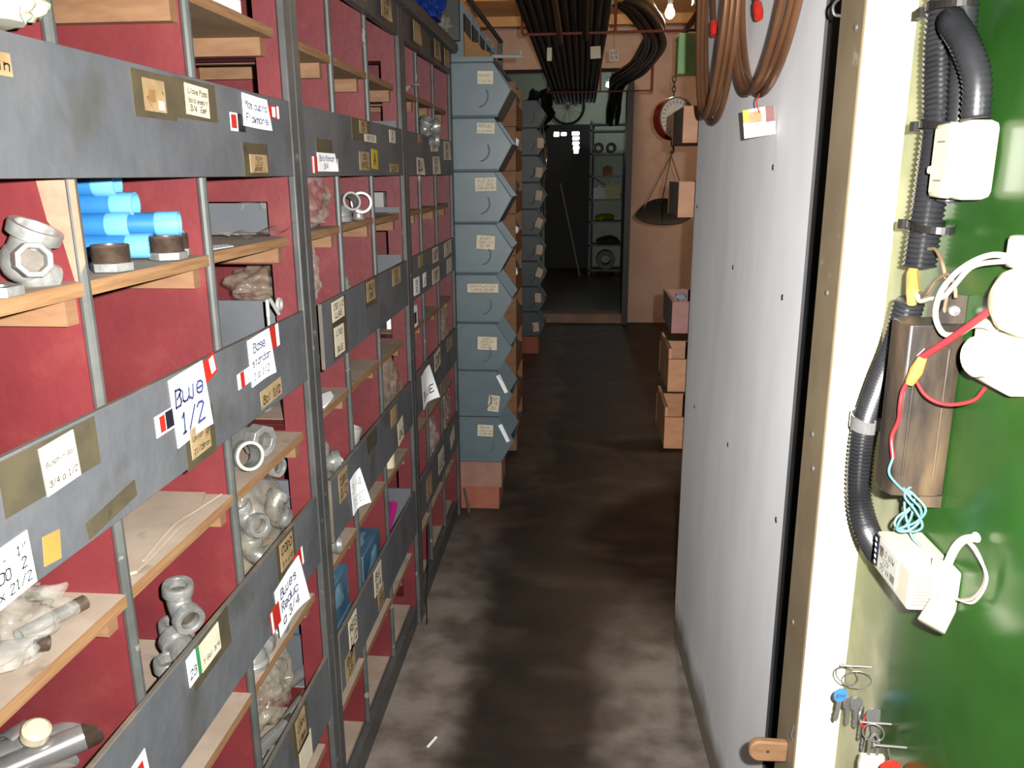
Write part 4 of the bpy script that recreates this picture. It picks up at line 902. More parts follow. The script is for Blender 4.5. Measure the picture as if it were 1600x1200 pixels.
# ------------------------------------------------------------------ copper tube coils against the panel
def coil(name, cy, cz, ry, rz, x, turns, label, seed, ends):
    t = thing(name, label, 'tube coil', (x, cy, cz), 'copper coils on the panel'); rr = random.Random(seed)
    for k in range(turns):
        a0 = rr.uniform(0, 6); fy, fz = 1+rr.uniform(-.07, .05), 1+rr.uniform(-.10, .03); xx = x-.0095*(k % 3)+rr.uniform(-.0015, .0015); oy = rr.uniform(-.02, .02)
        pts = [(xx+.0025*math.sin(a*2+k), cy+oy+ry*fy*math.cos(a), cz+rz*fz*math.sin(a)) for a in [2*PI*i/48 for i in range(49)]]
        mb = MB(); mb.sweep(pts, .0066, 10, caps=False); part(mb, 'tube', 'copper', t)
    a, b, c = ends; mb = MB(); mb.sweep(spline([a, b, c], 8), .0055, 10); part(mb, 'tube_end', 'copper', t)
    d = (V(c)-V(b)).normalized(); mb = MB(); mb.lathe(V(c)-d*.012, d, [(0, .0085), (.012, .009), (.02, .0095), (.022, .009), (.034, .008), (.034, 0)], 14); part(mb, 'end_cap', 'redcap', t, 'red plastic end cap')
    mb = MB(); mb.sweep([(x+.02, cy, cz+rz-.012), (x-.05, cy, cz+rz-.012), (x-.05, cy, cz+rz+.012)], .006, 8); part(mb, 'hook', 'slate', t)
coil('copper_coil', 1.63, 1.85, .27, .265, .328, 4, 'brown copper tube coil hung on the panel with a card tag', 2, ((.318, 1.80, 1.94), (.316, 1.73, 1.83), (.318, 1.665, 1.745)))
coil('copper_coil', 1.98, 1.89, .235, .325, .296, 4, 'brown copper tube coil hung at the end of the panel by the boxes', 5, ((.300, 2.17, 1.98), (.300, 2.14, 1.88), (.302, 2.10, 1.785)))
t = thing('coil_tag', 'printed card tag tied under the copper coil', 'tag', (.325, 1.57, 1.54))
U_ = V((.92, -.39, .13)).normalized(); W_ = EZ-U_*U_.z; W_.normalize()
paper(t, (.318, 1.585, 1.540), U_, W_, .056, .050, [], 'white', name='tag_card', extra=[(0, .2, .55, 1, 'stylw'), (.72, 1, .45, 1, 'boxred'), (.18, .6, .5, .9, 'tan')])
mb = MB(); mb.sweep(spline([(.316, 1.58, 1.556), (.312, 1.59, 1.575), (.318, 1.60, 1.59)], 6), .0012, 6); part(mb, 'string', 'redcap', t, 'red string')

# ------------------------------------------------------------------ room beyond the opening
t = thing('dark_door', 'dark wooden door with bright openings at the back of the far room', 'door', (-.2, 12.2, .085))
mb = MB(); mb.box(-.50, .09, 12.24, 12.29, .09, 2.09); part(mb, 'leaf', 'darkdoor', t)
mb = MB()
for x0, x1, z0, z1 in ((-.435, -.355, 1.975, 2.04), (-.33, -.25, 1.985, 2.035), (-.175, -.065, 1.99, 2.04), (-.165, -.065, 1.925, 1.975), (-.165, -.065, 1.86, 1.905), (-.155, -.065, 1.79, 1.845), (-.145, -.075, 1.74, 1.785)):
    mb.prism([(x0, z0+.01), (x0+.01, z0), (x1-.01, z0), (x1, z0+.012), (x1, z1-.006), (x1-.012, z1), (x0+.006, z1)], (0, 12.236, 0), EX, EZ, EY, .005)
part(mb, 'pane', 'daylight', t, 'openings letting daylight through')
mb = MB(); mb.box(-.56, -.50, 12.23, 12.295, .09, 2.13); mb.box(.09, .15, 12.23, 12.295, .09, 2.13); mb.box(-.56, .15, 12.23, 12.295, 2.09, 2.14); part(mb, 'door_frame', 'darkdoor', t)
t = thing('steel_rack', 'grey steel shelf rack with goods in the far room', 'rack', (.33, 11.6, .085))
for x in (.085, .58):
    for y in (11.4, 11.8): mb = MB(); mb.box(x, x+.03, y, y+.03, .085, 2.14); part(mb, 'upright', 'steel', t)
for k, z in enumerate((.16, .50, .82, 1.12, 1.43, 1.72, 2.02, 2.11)):
    mb = MB(); mb.box(.085, .61, 11.4, 11.83, z-.02, z); part(mb, 'shelf_board', 'steel', t)
mb = MB(); mb.sweep([(.10, 11.83, 1.43), (.60, 11.83, 1.12)], .008, 6); part(mb, 'brace', 'steel', t)
goods = [(.20, 1.72, .07, 'pipeblk', 'dark round roll on the upper shelf of the steel rack', 0), (.37, 1.72, .07, 'pipeblk', 'second dark round roll beside it on the upper rack shelf', 0), (.40, 1.12, .10, 'yellow', 'yellow plastic can on the steel rack', 1), (.22, 1.12, .08, 'greypipe', 'pale box beside the yellow can on the steel rack', 1),
         (.30, .82, .08, 'yellow', 'low yellow green tray on the rack shelf under the can', 2), (.36, .50, .09, 'slate', 'dark blue lump of goods on the lower rack shelf', 2), (.33, .16, .13, 'slate', 'dark round vessel on the bottom rack shelf', 0), (.33, 1.43, .06, 'rust', 'brown small box on the middle rack shelf', 1)]
for x, z, s, m, lb, kd in goods:
    mb = MB()
    if kd == 0: mb.lathe((x, 11.43, z+s), EY, [(0, s*.5), (0, s), (.03, s*1.02), (.22, s*1.0), (.25, s*.6), (.25, s*.5)], 20, closed=True)
    elif kd == 1: mb.box(x-s, x+s, 11.45, 11.7, z, z+s*1.9); mb.box(x-s*.3, x+s*.3, 11.5, 11.6, z+s*1.9, z+s*2.2)
    else: mb.blob((x, 11.6, z+s*.5), (s*1.8, s*1.4, s*.75), seed=x*10, amp=.3, sub=2, floor=z)
    solo(mb, {0: 'roll', 1: 'goods_box', 2: 'goods_lump'}[kd], m, lb, ['roll', 'box', 'goods'][kd], (x, 11.6, z))
t = thing('wheel', 'spoked wheel hung on the pale green far wall', 'wheel', (-.24, 12.25, 2.385))
mb = MB(); c = V((-.24, 12.25, 2.385)); mb.sweep([c+V((.235*math.cos(a), 0, .235*math.sin(a))) for a in [2*PI*i/40 for i in range(41)]], .018, 8, caps=False); part(mb, 'tyre', 'black', t)
mb = MB()
for k in range(14): a = 2*PI*k/14; mb.sweep([c, c+V((.21*math.cos(a), 0, .21*math.sin(a)))], .003, 5)
part(mb, 'spokes', 'chrome', t)
mb = MB(); mb.lathe(c-EY*.03, EY, [(0, 0), (0, .035), (.06, .035), (.06, 0)], 14); part(mb, 'hub', 'slate', t)
t = thing('wall_lamp', 'bright white lamp high in the far room', 'lamp', (.35, 11.2, 2.56))
mb = MB(); mb.blob((.352, 11.2, 2.565), (.085, .05, .04), amp=0, sub=2); part(mb, 'globe', 'tube', t)
mb = MB(); mb.box(.28, .42, 11.17, 11.23, 2.602, 2.66); mb.sweep([(.35, 11.2, 2.66), (.35, 11.2, 3.0)], .01, 6); part(mb, 'fitting', 'greypipe', t)
mb = MB(); mb.sweep([(-.30, 11.0, 1.33), (-.21, 11.1, .92), (-.03, 11.3, .09)], .013, 8); solo(mb, 'pole', 'greypipe', 'pale slanting pole leaning before the dark door', 'pole', (-.2, 11.1, .1))
t = thing('hanging_strap', 'pale shiny strips hanging on a dark rail by the doorway', 'strap', (-.40, 8.9, 1.0))
mb = MB(); mb.box(-.47, -.44, 8.75, 8.95, .09, 2.2); part(mb, 'rail', 'slate', t)
for k in range(5):
    mb = MB(); mb.sweep(spline([(-.425+.01*k, 8.80+.03*k, 1.95-.06*k), (-.405+.006*k, 8.80, 1.6), (-.415, 8.82+.02*k, 1.3), (-.395, 8.8, .95+.05*k)], 5), .005, 6); part(mb, 'strip', 'chrome' if k % 2 else 'tan', t)
mb = MB(); mb.blob((-.50, 9.0, 2.08), (.14, .2, .22), seed=9, amp=.4, sub=3, crumple=.3); solo(mb, 'dark_sack', 'black', 'dark sack hanging beside the strips in the doorway', 'sack', (-.5, 9, 2.1))
# ------------------------------------------------------------------ pipe fittings and packets in the shelving
def arc_pts(R, L, n=9):
    """path from (L,0,0) round to (0,0,L)"""
    c = V((R, 0, R)); return [V((L, 0, 0))]+[c+V((-R*math.sin(a), 0, -R*math.cos(a))) for a in [PI/2*i/n for i in range(n+1)]]+[V((0, 0, L))]
def elbow():
    t = thing('pipe_elbow', 'x', 'pipe fitting'); r = .018; L = .040; z = V((0, 0, .0225))
    mb = MB(); mb.sweep([p+z for p in arc_pts(.024, L)], r, 16, ri=r*.78); part(mb, 'body', 'galv', t)
    for p, d in ((V((L, 0, 0)), EX), (V((0, 0, L)), EZ)):
        mb = MB(); mb.lathe(p+z-d*.014, d, [(0, .0175), (0, .0225), (.013, .0228), (.016, .0215), (.016, .0165), (0, .0165)], 20, closed=True); part(mb, 'rim', 'galv', t)
    mb = MB(); mb.sweep([p+z for p in arc_pts(.024, L-.012)], r*.76, 12, caps=False); part(mb, 'bore', 'galvd', t)
    return t
def tee():
    t = thing('pipe_tee', 'x', 'pipe fitting'); r = .018; z = V((0, 0, .0225))
    mb = MB(); mb.sweep([V((0, -.038, 0))+z, V((0, .038, 0))+z], r, 16, ri=r*.8); mb.sweep([V((.012, 0, 0))+z, V((.034, 0, 0))+z], r, 16, ri=r*.8); part(mb, 'body', 'galv', t)
    for p, d in ((V((0, -.038, 0)), -EY), (V((0, .038, 0)), EY), (V((.034, 0, 0)), EX)):
        mb = MB(); mb.lathe(p+z-d*.013, d, [(0, .0175), (0, .0225), (.013, .0228), (.016, .0215), (.016, .0165), (0, .0165)], 20, closed=True); part(mb, 'rim', 'galv', t)
    return t
def nipple():
    t = thing('pipe_nipple', 'x', 'pipe fitting'); mb = MB(); mb.sweep([(0, 0, .014), (.11, 0, .014)], .014, 20, ri=.0115); part(mb, 'tube', 'chrome', t)
    mb = MB(); P = [(.11+.0012*i, 0, .014) for i in range(18)]; mb.sweep(P, [.0142 if i % 2 else .0128 for i in range(18)], 18, ri=.0112); part(mb, 'thread', 'thread', t)
    return t
def bushing():
    t = thing('threaded_bushing', 'x', 'pipe fitting'); hexp = [(.025*math.cos(a), .025*math.sin(a)) for a in [2*PI*i/6 for i in range(6)]]
    mb = MB(); mb.prism(hexp, (0, 0, 0), EX, EY, EZ, .010); part(mb, 'hex_flange', 'galv', t, 'bright hexagonal flange', bevel=.001)
    mb = MB(); prof = [(.010, .013)]
    for i in range(9): prof += [(.010+.0022*i, .0205), (.0111+.0022*i, .0218)]
    prof += [(.031, .0205), (.031, .0165), (.012, .0165)]; mb.lathe((0, 0, 0), EZ, prof, 26, sm=False); part(mb, 'thread', 'thread', t, 'dark brown thread')
    return t
def union():
    t = thing('pipe_union', 'x', 'pipe fitting'); z = .026
    mb = MB(); mb.sweep([(-.05, 0, z), (.02, 0, z)], [.0185, .0185], 18, ri=.014); mb.lathe((-.052, 0, z), EX, [(0, .018), (0, .0225), (.014, .0225), (.018, .018)], 20); part(mb, 'body', 'galv', t)
    hx = [(.026*math.cos(a), .026*math.sin(a)) for a in [2*PI*i/8 for i in range(8)]]; hi = [(.0145*math.cos(a), .0145*math.sin(a)) for a in [2*PI*i/8 for i in range(8)]]
    mb = MB(); n = 8; f0 = [V((.014, a, z+b)) for a, b in hx]; f1 = [V((.038, a, z+b)) for a, b in hx]; g1 = [V((.038, a, z+b)) for a, b in hi]; g0 = [V((.014, a, z+b)) for a, b in hi]
    mb.add(f0+f1, [(i, (i+1) % n, n+(i+1) % n, n+i) for i in range(n)]); mb.add(f1+g1, [(i, (i+1) % n, n+(i+1) % n, n+i) for i in range(n)]); mb.add(g1+g0, [(i, (i+1) % n, n+(i+1) % n, n+i) for i in range(n)]); mb.add(f0+g0, [(i, (i+1) % n, n+(i+1) % n, n+i) for i in range(n)])
    part(mb, 'nut', 'galv', t, bevel=.0012)
    mb = MB(); mb.lathe((.02, 0, z), EX, [(0, 0), (0, .0142)], 16); part(mb, 'bore', 'galvd', t)
    return t
def ringf():
    t = thing('pipe_coupling', 'x', 'pipe fitting'); mb = MB(); mb.lathe((0, 0, 0), EZ, [(0, .0185), (0, .0225), (.004, .0235), (.010, .0205), (.026, .0205), (.032, .0235), (.036, .0225), (.036, .0180), (.0, .0180)], 26, closed=False); part(mb, 'body', 'galv', t)
    mb = MB(); mb.lathe((0, 0, .0355), EZ, [(0, .0225), (.0012, .0225), (.0012, .0178), (0, .0178)], 26, closed=True); part(mb, 'rim', 'greypipe', t, 'bright rim')
    return t
def capf():
    t = thing('domed_fitting', 'x', 'pipe fitting'); mb = MB(); mb.lathe((0, 0, 0), EZ, [(0, .017), (0, .022), (.010, .0225), (.012, .0205), (.022, .0195), (.030, .014), (.033, .006), (.0335, 0)], 24); part(mb, 'body', 'galv', t)
    mb = MB(); mb.lathe((0, 0, 0), EZ, [(0, .017), (0, .0222), (.008, .0235), (.010, .0222)], 24); part(mb, 'rim', 'galv', t)
    return t
pe, pt_, pn, pb, pu, pc, pk = elbow(), tee(), nipple(), bushing(), union(), ringf(), capf()
R_ = math.radians
# the big reducing tee on the tray nearest the camera
t = thing('reducing_tee', 'big grey iron reducing tee with flared mouth on the tray before the blue pipes', 'pipe fitting', (-.575, .76, 1.342))
K_ = .70; B = V((-.572, .795, 1.3665)); ax1 = V((.30, .05, .62)).normalized(); ax2 = V((.72, -.62, .10)).normalized()
def sc_(prof): return [(a*K_, b*K_) for a, b in prof]
mb = MB(); mb.blob(B, (.034*K_, .031*K_, .034*K_), amp=0, sub=3); mb.sweep([B, B+ax1*.040*K_], [.030*K_, .027*K_], 24); mb.sweep([B, B+ax2*.035*K_], [.024*K_, .0225*K_], 20)
mb.sweep([B+V((0, 0, -.004)), B+V((.006, .014, -.019)), B+V((.009, .021, -.0238))], [.026*K_, .029*K_, .029*K_], 20); part(mb, 'body', 'galv', t)
mb = MB(); mb.lathe(B+ax1*.036*K_, ax1, sc_([(0, .027), (.002, .0365), (.017, .038), (.020, .0365), (.020, .0295), (-.002, .0265)]), 32); part(mb, 'flared_rim', 'galv', t)
mb = MB(); mb.lathe(B+ax1*.038*K_, ax1, [(0, 0), (0, .029*K_)], 24); mb.lathe(B+ax2*.036*K_, ax2, [(0, 0), (0, .017*K_)], 20); part(mb, 'bore', 'galvd', t)
u, w, _ = basis(ax2); mb = MB(); hx = [(.0265*K_*math.cos(a), .0265*K_*math.sin(a)) for a in [2*PI*i/8+.3 for i in range(8)]]; hi = [(.0175*K_*math.cos(a), .0175*K_*math.sin(a)) for a in [2*PI*i/8+.3 for i in range(8)]]
c0, c1_ = B+ax2*.034*K_, B+ax2*.056*K_; n = 8
f0 = [c0+u*a+w*b for a, b in hx]; f1 = [c1_+u*a+w*b for a, b in hx]; g1 = [c1_+u*a+w*b for a, b in hi]; g0 = [c0+u*a+w*b for a, b in hi]
for A_, B_ in ((f0, f1), (f1, g1), (g1, g0)): mb.add(A_+B_, [(i, (i+1) % n, n+(i+1) % n, n+i) for i in range(n)])
part(mb, 'hex_end', 'galv', t, bevel=.0012)
mb = MB(); mb.lathe((-.548, .715, 1.3425), EZ, [(0, .012), (0, .024), (.009, .024), (.009, .012)], 6, closed=True); solo(mb, 'hex_nut', 'galv', 'flat hex nut lying before the big iron tee', 'nut', (-.548, .715, 1.3425))
# blue pipes and bushings
pr = thing('blue_pipe', 'x', 'pipe'); mb = MB(); mb.sweep([(-.27, 0, 0), (-.026, 0, 0)], .0155, 20, ri=.013); part(mb, 'tube', 'bluepipe', pr)
mb = MB(); mb.sweep([(-.030, 0, 0), (-.026, 0, 0), (0, 0, 0)], [.0158, .0168, .0168], 20, ri=.0145); part(mb, 'end_cap', 'bluecap', pr, 'light blue end sleeve')
for (x, y, z, rz, lb) in ((-.575, 1.055, 1.3605, 12, 'blue pipe lying lowest behind the front bushing'), (-.560, 1.112, 1.3605, 4, 'blue pipe lying lowest beside the bushing pair'), (-.548, 1.085, 1.388, 16, 'blue pipe across the pile, its light end reaching furthest out'),
                           (-.600, 1.055, 1.388, 10, 'short looking blue pipe in the pile, resting above the lowest'), (-.600, 1.072, 1.4135, 8, 'blue pipe second from the top of the pile'), (-.618, 1.065, 1.4405, 8, 'blue pipe topmost in the pile')):
    place(pr, (x, y, z), (0, 0, R_(rz)), lb, 'blue pipes on the tray', (1, 1, 1))
for (x, y, a, lb) in ((-.556, .925, 10, 'dark threaded bushing on its bright flange, by the divider edge'), (-.556, 1.06, 30, 'dark threaded bushing, front one of the pair beside the blue pipes'), (-.575, 1.112, 50, 'dark threaded bushing, rear one of the pair beside the blue pipes')):
    place(pb, (x, y, 1.342), (0, 0, R_(a)), lb, 'bushings on the tray')
# tray with clips, flat packet and paper
mb = MB(); mb.grid(lambda u, v: V((-.60+.07*u+.02*v, 1.33+.12*v, 1.346+.014*math.sin(u*5+v*3)**2+.012*u*v)), 10, 10); solo(mb, 'flat_packet', 'film', 'flat clear plastic packet on the tray before the side opening', 'packet', (-.57, 1.39, 1.346))
mb = MB()
for k in range(4): mb.sweep(spline([(-.74+.01*k, 1.20+.012*k, 1.40-.006*k), (-.66, 1.28+.01*k, 1.378-.006*k), (-.60+.01*k, 1.36+.014*k, 1.352)], 6), .0016, 6)
solo(mb, 'wire_clips', 'chrome', 'bent bright wire clips lying on the flat clear packet', 'clips', (-.65, 1.28, 1.36))
mb = MB(); mb.prism([(-.555, 1.19), (-.547, 1.25), (-.57, 1.28), (-.60, 1.25), (-.59, 1.19)], (0, 0, 1.3425), EX, EY, EZ, .0012); solo(mb, 'paper_scrap', 'white', 'pale paper scrap on the tray beside the bushings', 'paper', (-.57, 1.23, 1.3425))
def bag(name, c, r, label, seed, m='film', floor=None, amp=.22, crumple=.18, top=.25, group='clear plastic bags in the bins'):
    mb = MB(); mb.blob(c, r, seed=seed, amp=amp, freq=2.4, sub=5, floor=floor, crumple=crumple, top=top)
    z = floor if floor is not None else c[2]-r[2]
    return solo(mb, name, m, label, 'bag', (c[0], c[1], z), group, angle=70)
mb = MB(); mb.blob((-.548, .695, 1.606), (.066, .086, .052), seed=1, amp=.16, crumple=.12, sub=5, floor=1.579); mb.blob((-.635, .69, 1.545), (.090, .085, .082), seed=2, amp=.1, sub=4); mb.blob((-.520, .778, 1.605), (.018, .022, .012), seed=6, amp=.3, sub=3, crumple=.2)
solo(mb, 'pale_bag', 'skin', 'big pale yellow plastic bag bulging over the top grey board', 'bag', (-.64, .69, 1.462), angle=70)
bag('plastic_bag', (-.62, .70, .992), (.075, .10, .045), 'clear bag of fittings spread on the board below the number slips', 2, 'film', .971, .25, .2, 0)
for x, y, a, lb in ((-.62, .68, 20, 'bright nipple inside the clear bag on the low near board'), (-.585, .715, 70, 'second bright nipple inside the clear bag on the low near board')): place(pn, (x, y, .973), (0, 0, R_(a)), lb, 'nipples in the bag', .6)
for x, y, z, rx, ry, rz, lb in ((-.74, .80, .712, 0, 0, 25, 'bright steel nipple, lowest in the bin with the white capped rod'), (-.72, .745, .735, 0, -6, 40, 'bright steel nipple lying across the others in the low near bin'), (-.70, .69, .712, 0, 0, 10, 'bright steel nipple against the board in the low near bin'),
                               (-.74, .775, .740, 0, -5, 30, 'bright steel nipple under the white capped rod'), (-.70, .80, .752, 0, 4, 75, 'short bright nipple on top of the low near bin pile')): place(pn, (x, y, z), (R_(rx), R_(ry), R_(rz)), lb, 'nipples in the near bin', 1.25)
t = thing('capped_rod', 'steel rod with a round pale cap rising from the low near bin', 'rod', (-.66, .80, .72)); mb = MB(); mb.sweep([(-.70, .815, .715), (-.655, .80, .795)], .009, 12); part(mb, 'rod', 'chrome', t)
mb = MB(); mb.lathe((-.657, .8, .79), V((.45, -.15, .85)), [(0, .009), (0, .0165), (.012, .0165), (.016, .012), (.017, 0)], 18); part(mb, 'cap', 'cream2', t, 'pale round cap')
# elbows behind the third board
for x, y, z, rot, lb, sc in ((-.60, 1.055, .800, (0, 10, -40), 'bright elbow, topmost in the bin over the green sticker', 1.0), (-.585, 1.045, .752, (80, 0, 40), 'bright elbow under the topmost one in the same bin', 1.1), (-.63, 1.09, .712, (0, 0, 120), 'elbow at the floor of the bin over the green sticker', 1), (-.585, .99, .712, (0, 0, 10), 'elbow against the board beside the green sticker', 1)):
    place(pe, (x, y, z), tuple(R_(a) for a in rot), lb, 'elbows behind the third board', sc)
place(pt_, (-.575, 1.015, .745), (R_(20), 0, R_(50)), 'bright tee lying among the elbows over the green sticker', 'tees in the bins', 1.1)
# torn plank on the second tray
mb = MB(); prof = [(-.545, .875), (-.548, .93), (-.555, 1.0), (-.552, 1.06), (-.575, 1.13), (-.70, 1.13), (-.70, .86), (-.56, .86)]
mb.prism(prof, (0, 0, .9725), EX, EY, EZ, .004); mb.sweep(spline([(-.55, .90, .977), (-.56, 1.0, .98), (-.556, 1.06, .977), (-.545, 1.12, .978)], 6), .0015, 6)
solo(mb, 'torn_sheet', 'dusty', 'dusty torn fibre sheet lying on the tray under the second board', 'sheet', (-.6, 1.0, .9725))
# tray and bin by the side opening of the first cabinet
place(pu, (-.585, 1.325, .9715), (0, 0, R_(-25)), 'grey pipe union with hex nut on the second tray by the side opening', None, 1.12)
place(pc, (-.568, 1.245, .998), (0, R_(80), R_(-40)), 'dark mouthed coupling lying before the pipe union', 'couplings', 1.1)
mb = MB(); mb.lathe((-.70, 1.60, .972), EZ, [(0, 0), (0, .050), (.09, .060), (.093, .062), (.093, .056), (.004, .046), (.004, 0)], 28); solo(mb, 'pale_cup', 'greypipe', 'pale plastic cup seen through the side opening behind the union', 'cup', (-.70, 1.60, .972))
bag('plastic_bag', (-.612, 1.345, .825), (.062, .112, .108), 'bulging clear bag of fittings under the union tray', 3, 'filmd', .71, .13, .07, .15)
for x, y, z, rot, lb in ((-.585, 1.30, .835, (20, 0, -30), 'fitting pressed against the clear bag under the union tray'), (-.59, 1.38, .815, (0, 40, 60), 'second fitting inside the clear bag under the union tray'), (-.60, 1.33, .745, (0, 0, 10), 'lowest fitting inside the clear bag under the union tray')): place(pe, (x, y, z), tuple(R_(a) for a in rot), lb, 'fittings in the bulging bag', .95)
for x, y, z, rot, lb in ((-.60, 1.42, .895, (0, 0, -20), 'bright elbow peeping over the bulging clear bag'), (-.625, 1.58, .712, (0, 0, 20), 'bright elbow behind the side opening beside the bulging bag')): place(pe, (x, y, z), tuple(R_(a) for a in rot), lb, 'loose elbows', .9)
bag('plastic_bag', (-.66, 1.655, 1.23), (.075, .10, .05), 'clear bag of fittings seen through the side opening over the grey inner board', 4, 'filmd', None, .2, .1, 0)
mb = MB()
for a, b, c in (((-.558, 1.395, 1.205), (-.560, 1.40, 1.235), .0035), ((-.556, 1.405, 1.235), (-.552, 1.43, 1.205), .0035)): mb.sweep([a, b], c, 8)
mb.sweep([V((-.552, 1.436, 1.222))+V((.0, .010*math.cos(a), .010*math.sin(a))) for a in [2*PI*i/16 for i in range(17)]], .0035, 8, caps=False); mb.sweep([(-.558, 1.395, 1.09), (-.558, 1.395, 1.205)], .003, 6)
solo(mb, 'wall_hook', 'greypipe', 'small white hooks sticking up behind the second grey board', 'hooks', (-.556, 1.41, 1.09))
for k, (x, y, z, rot, lb) in enumerate(((-.562, 1.205, .622, (0, 0, 20), 'domed cap in the row on the third tray, first by the divider'), (-.570, 1.262, .622, (90, 0, 30), 'cap turned on its side, second in the row on the third tray'), (-.566, 1.318, .622, (0, 0, 0), 'domed cap, third in the row on the third tray'), (-.575, 1.380, .640, (60, 0, 50), 'tilted cap, furthest in the row on the third tray'), (-.62, 1.26, .622, (0, 0, 0), 'domed cap standing behind the row on the third tray'))):
    place(pk, (x, y, z+(.02 if rot[0] == 90 else 0)), tuple(R_(a) for a in rot), lb, 'caps on the third tray', 1.25)
for x, y, z, a, lb in ((-.585, 1.325, .372, 78, 'bright nipple on the floor of the lowest labelled bin by the post'), (-.600, 1.225, .398, 62, 'bright nipple lying over the others in the lowest labelled bin'), (-.572, 1.175, .372, 84, 'bright nipple by the divider in the lowest labelled bin'), (-.63, 1.44, .38, 60, 'copper tipped nipple tucked under the film in the lowest labelled bin')): place(pn, (x, y, z), (0, R_(-8), R_(a)), lb, 'nipples in the lowest bin', .9)
bag('plastic_bag', (-.62, 1.35, .475), (.06, .085, .07), 'crumpled brownish clear bag above the nipples of the lowest labelled bin', 6, 'filmd', None, .22, .18, .2)
mb = MB(); mb.box(-.70, -.575, 1.33, 1.43, 1.695, 1.735); mb.box(-.62, -.60, 1.345, 1.42, 1.735, 1.738); solo(mb, 'white_carton', 'white', 'white carton on the top board beside the dark post', 'carton', (-.64, 1.38, 1.695), bevel=.002)
# middle cabinet
bag('plastic_bag', (-.60, 1.668, 1.40), (.072, .135, .085), 'crumpled clear bag filling the tray beside the dark double post', 7, 'film', 1.344, .22, .2, .2)
bag('plastic_bag', (-.556, 1.615, 1.25), (.020, .047, .060), 'clear bag hanging down behind the second grey board by the double post', 8, 'film', None, .22, .2, .1)
place(pc, (-.567, 1.955, 1.382), (0, R_(75), R_(-50)), 'brown bored coupling on the tray of the middle cabinet', 'couplings on the middle tray', 1.0)
place(pk, (-.575, 1.925, 1.3425), (0, 0, 0), 'domed cap standing on the tray of the middle cabinet', None, 1.3)
place(pc, (-.552, 2.04, 1.382), (0, R_(85), R_(-75)), 'bright ringed coupling turned to the aisle on the middle tray', 'couplings on the middle tray', 1.15)
place(pc, (-.556, 2.02, 1.3425), (0, 0, 0), 'pale coupling standing under the ringed one on the middle tray', 'couplings on the middle tray', .7)
mb = MB(); mb.box(-.68, -.60, 2.45+.02, 2.58, 1.344, 1.40); mb.sweep([V((-.595, 2.52, 1.372))+V((0, .024*math.cos(a), .024*math.sin(a))) for a in [2*PI*i/20 for i in range(21)]], .005, 8, caps=False); solo(mb, 'boxed_ring', 'greypipe', 'pale ring and box glimpsed through the opening beside the end cabinet', 'ring', (-.64, 2.52, 1.344))
place(pk, (-.56, 1.845, 1.19), (0, 0, 0), 'dull cap peeping over the second board of the middle cabinet', None, 1.1)
mb = MB(); mb.prism([(-.56, 1.57), (-.54, 1.62), (-.545, 1.70), (-.565, 1.74), (-.585, 1.69), (-.58, 1.60)], (0, 0, .9722), EX, EY, EZ, .004); solo(mb, 'paper_scrap', 'white', 'printed white scrap lying on the empty tray of the middle cabinet', 'paper', (-.56, 1.65, .9722))
for x, y, z, rot, lb in ((-.568, 1.700, .815, (0, 80, -55), 'white rimmed elbow facing out over the third board of the middle cabinet'), (-.575, 1.640, .815, (20, 0, 30), 'elbow beside the white rimmed one over the third board'), (-.575, 1.665, .762, (0, 0, -20), 'elbow under the white rimmed one behind the third board'), (-.58, 1.61, .765, (0, 0, 70), 'elbow by the double post behind the third board'), (-.58, 1.69, .712, (0, 0, 40), 'elbow at the bin floor under the white rimmed one'), (-.58, 1.62, .712, (0, 0, 100), 'elbow at the bin floor by the double post')): place(pc if 'white rimmed elbow' in lb else pe, (x, y, z), tuple(R_(a) for a in rot), lb.replace('elbow facing', 'coupling facing'), 'fittings over the third board', 1.15)
mb = MB(); mb.sweep([(-.60, 1.88, .72), (-.566, 1.90, .842)], .026, 18, ri=.022); solo(mb, 'pipe_stub', 'greypipe', 'pale pipe stub standing behind the third board of the middle cabinet', 'pipe', (-.59, 1.89, .71))
bag('plastic_bag', (-.572, 2.25, .845), (.046, .105, .105), 'tall brownish clear bag bulging out beside the dark post', 9, 'filmd', .712, .12, .08, .2)
mb = MB(); mb.lathe((-.553, 2.19, .628), EZ, [(0, 0), (0, .020), (.045, .020), (.055, .011), (.065, .011), (.065, 0)], 18); solo(mb, 'small_bottle', 'cream2', 'small cream bottle on the third tray of the middle cabinet', 'bottle', (-.553, 2.19, .62))
place(pc, (-.56, 1.615, .655), (0, R_(88), R_(10)), 'bright coupling lying on the third tray beside the double post', None, .95)
for k, (x, y, z, sx, sy, sz, lb) in enumerate(((-.60, 1.675, .438, .095, .15, .105, 'blue carton in shiny wrap, upper of two in the lowest bin by the double post'), (-.60, 1.675, .349, .10, .16, .086, 'blue carton lying under the wrapped one in the lowest bin'), (-.592, 1.96, .349, .085, .18, .150, 'blue wrapped carton in the next lowest bin of the middle cabinet'))):
    t = thing('blue_carton', lb, 'carton', (x, y, z), 'blue cartons in the lowest bins'); mb = MB(); mb.box(x-sx/2, x+sx/2, y-sy/2, y+sy/2, z, z+sz); part(mb, 'box', mat('blue_carton_%d' % k, (.06, .14, .24), (.10, .22, .33), 9, .5, c3=(.4, .42, .42), s3=11), t, bevel=.003)
    mb = MB(); mb.blob((x, y, z+sz/2+.004), (sx*.60, sy*.60, sz*.56), seed=k+3, amp=.1, sub=3, crumple=.12); part(mb, 'wrap', 'blfilm', t, 'shiny clear wrap')
mb = MB(); mb.sweep([(-.60, 2.30, .36), (-.565, 2.285, .475)], .014, 4); solo(mb, 'plastic_scrap', 'pinkpl', 'magenta plastic scrap against the grey inner board', 'scrap', (-.585, 2.29, .35))
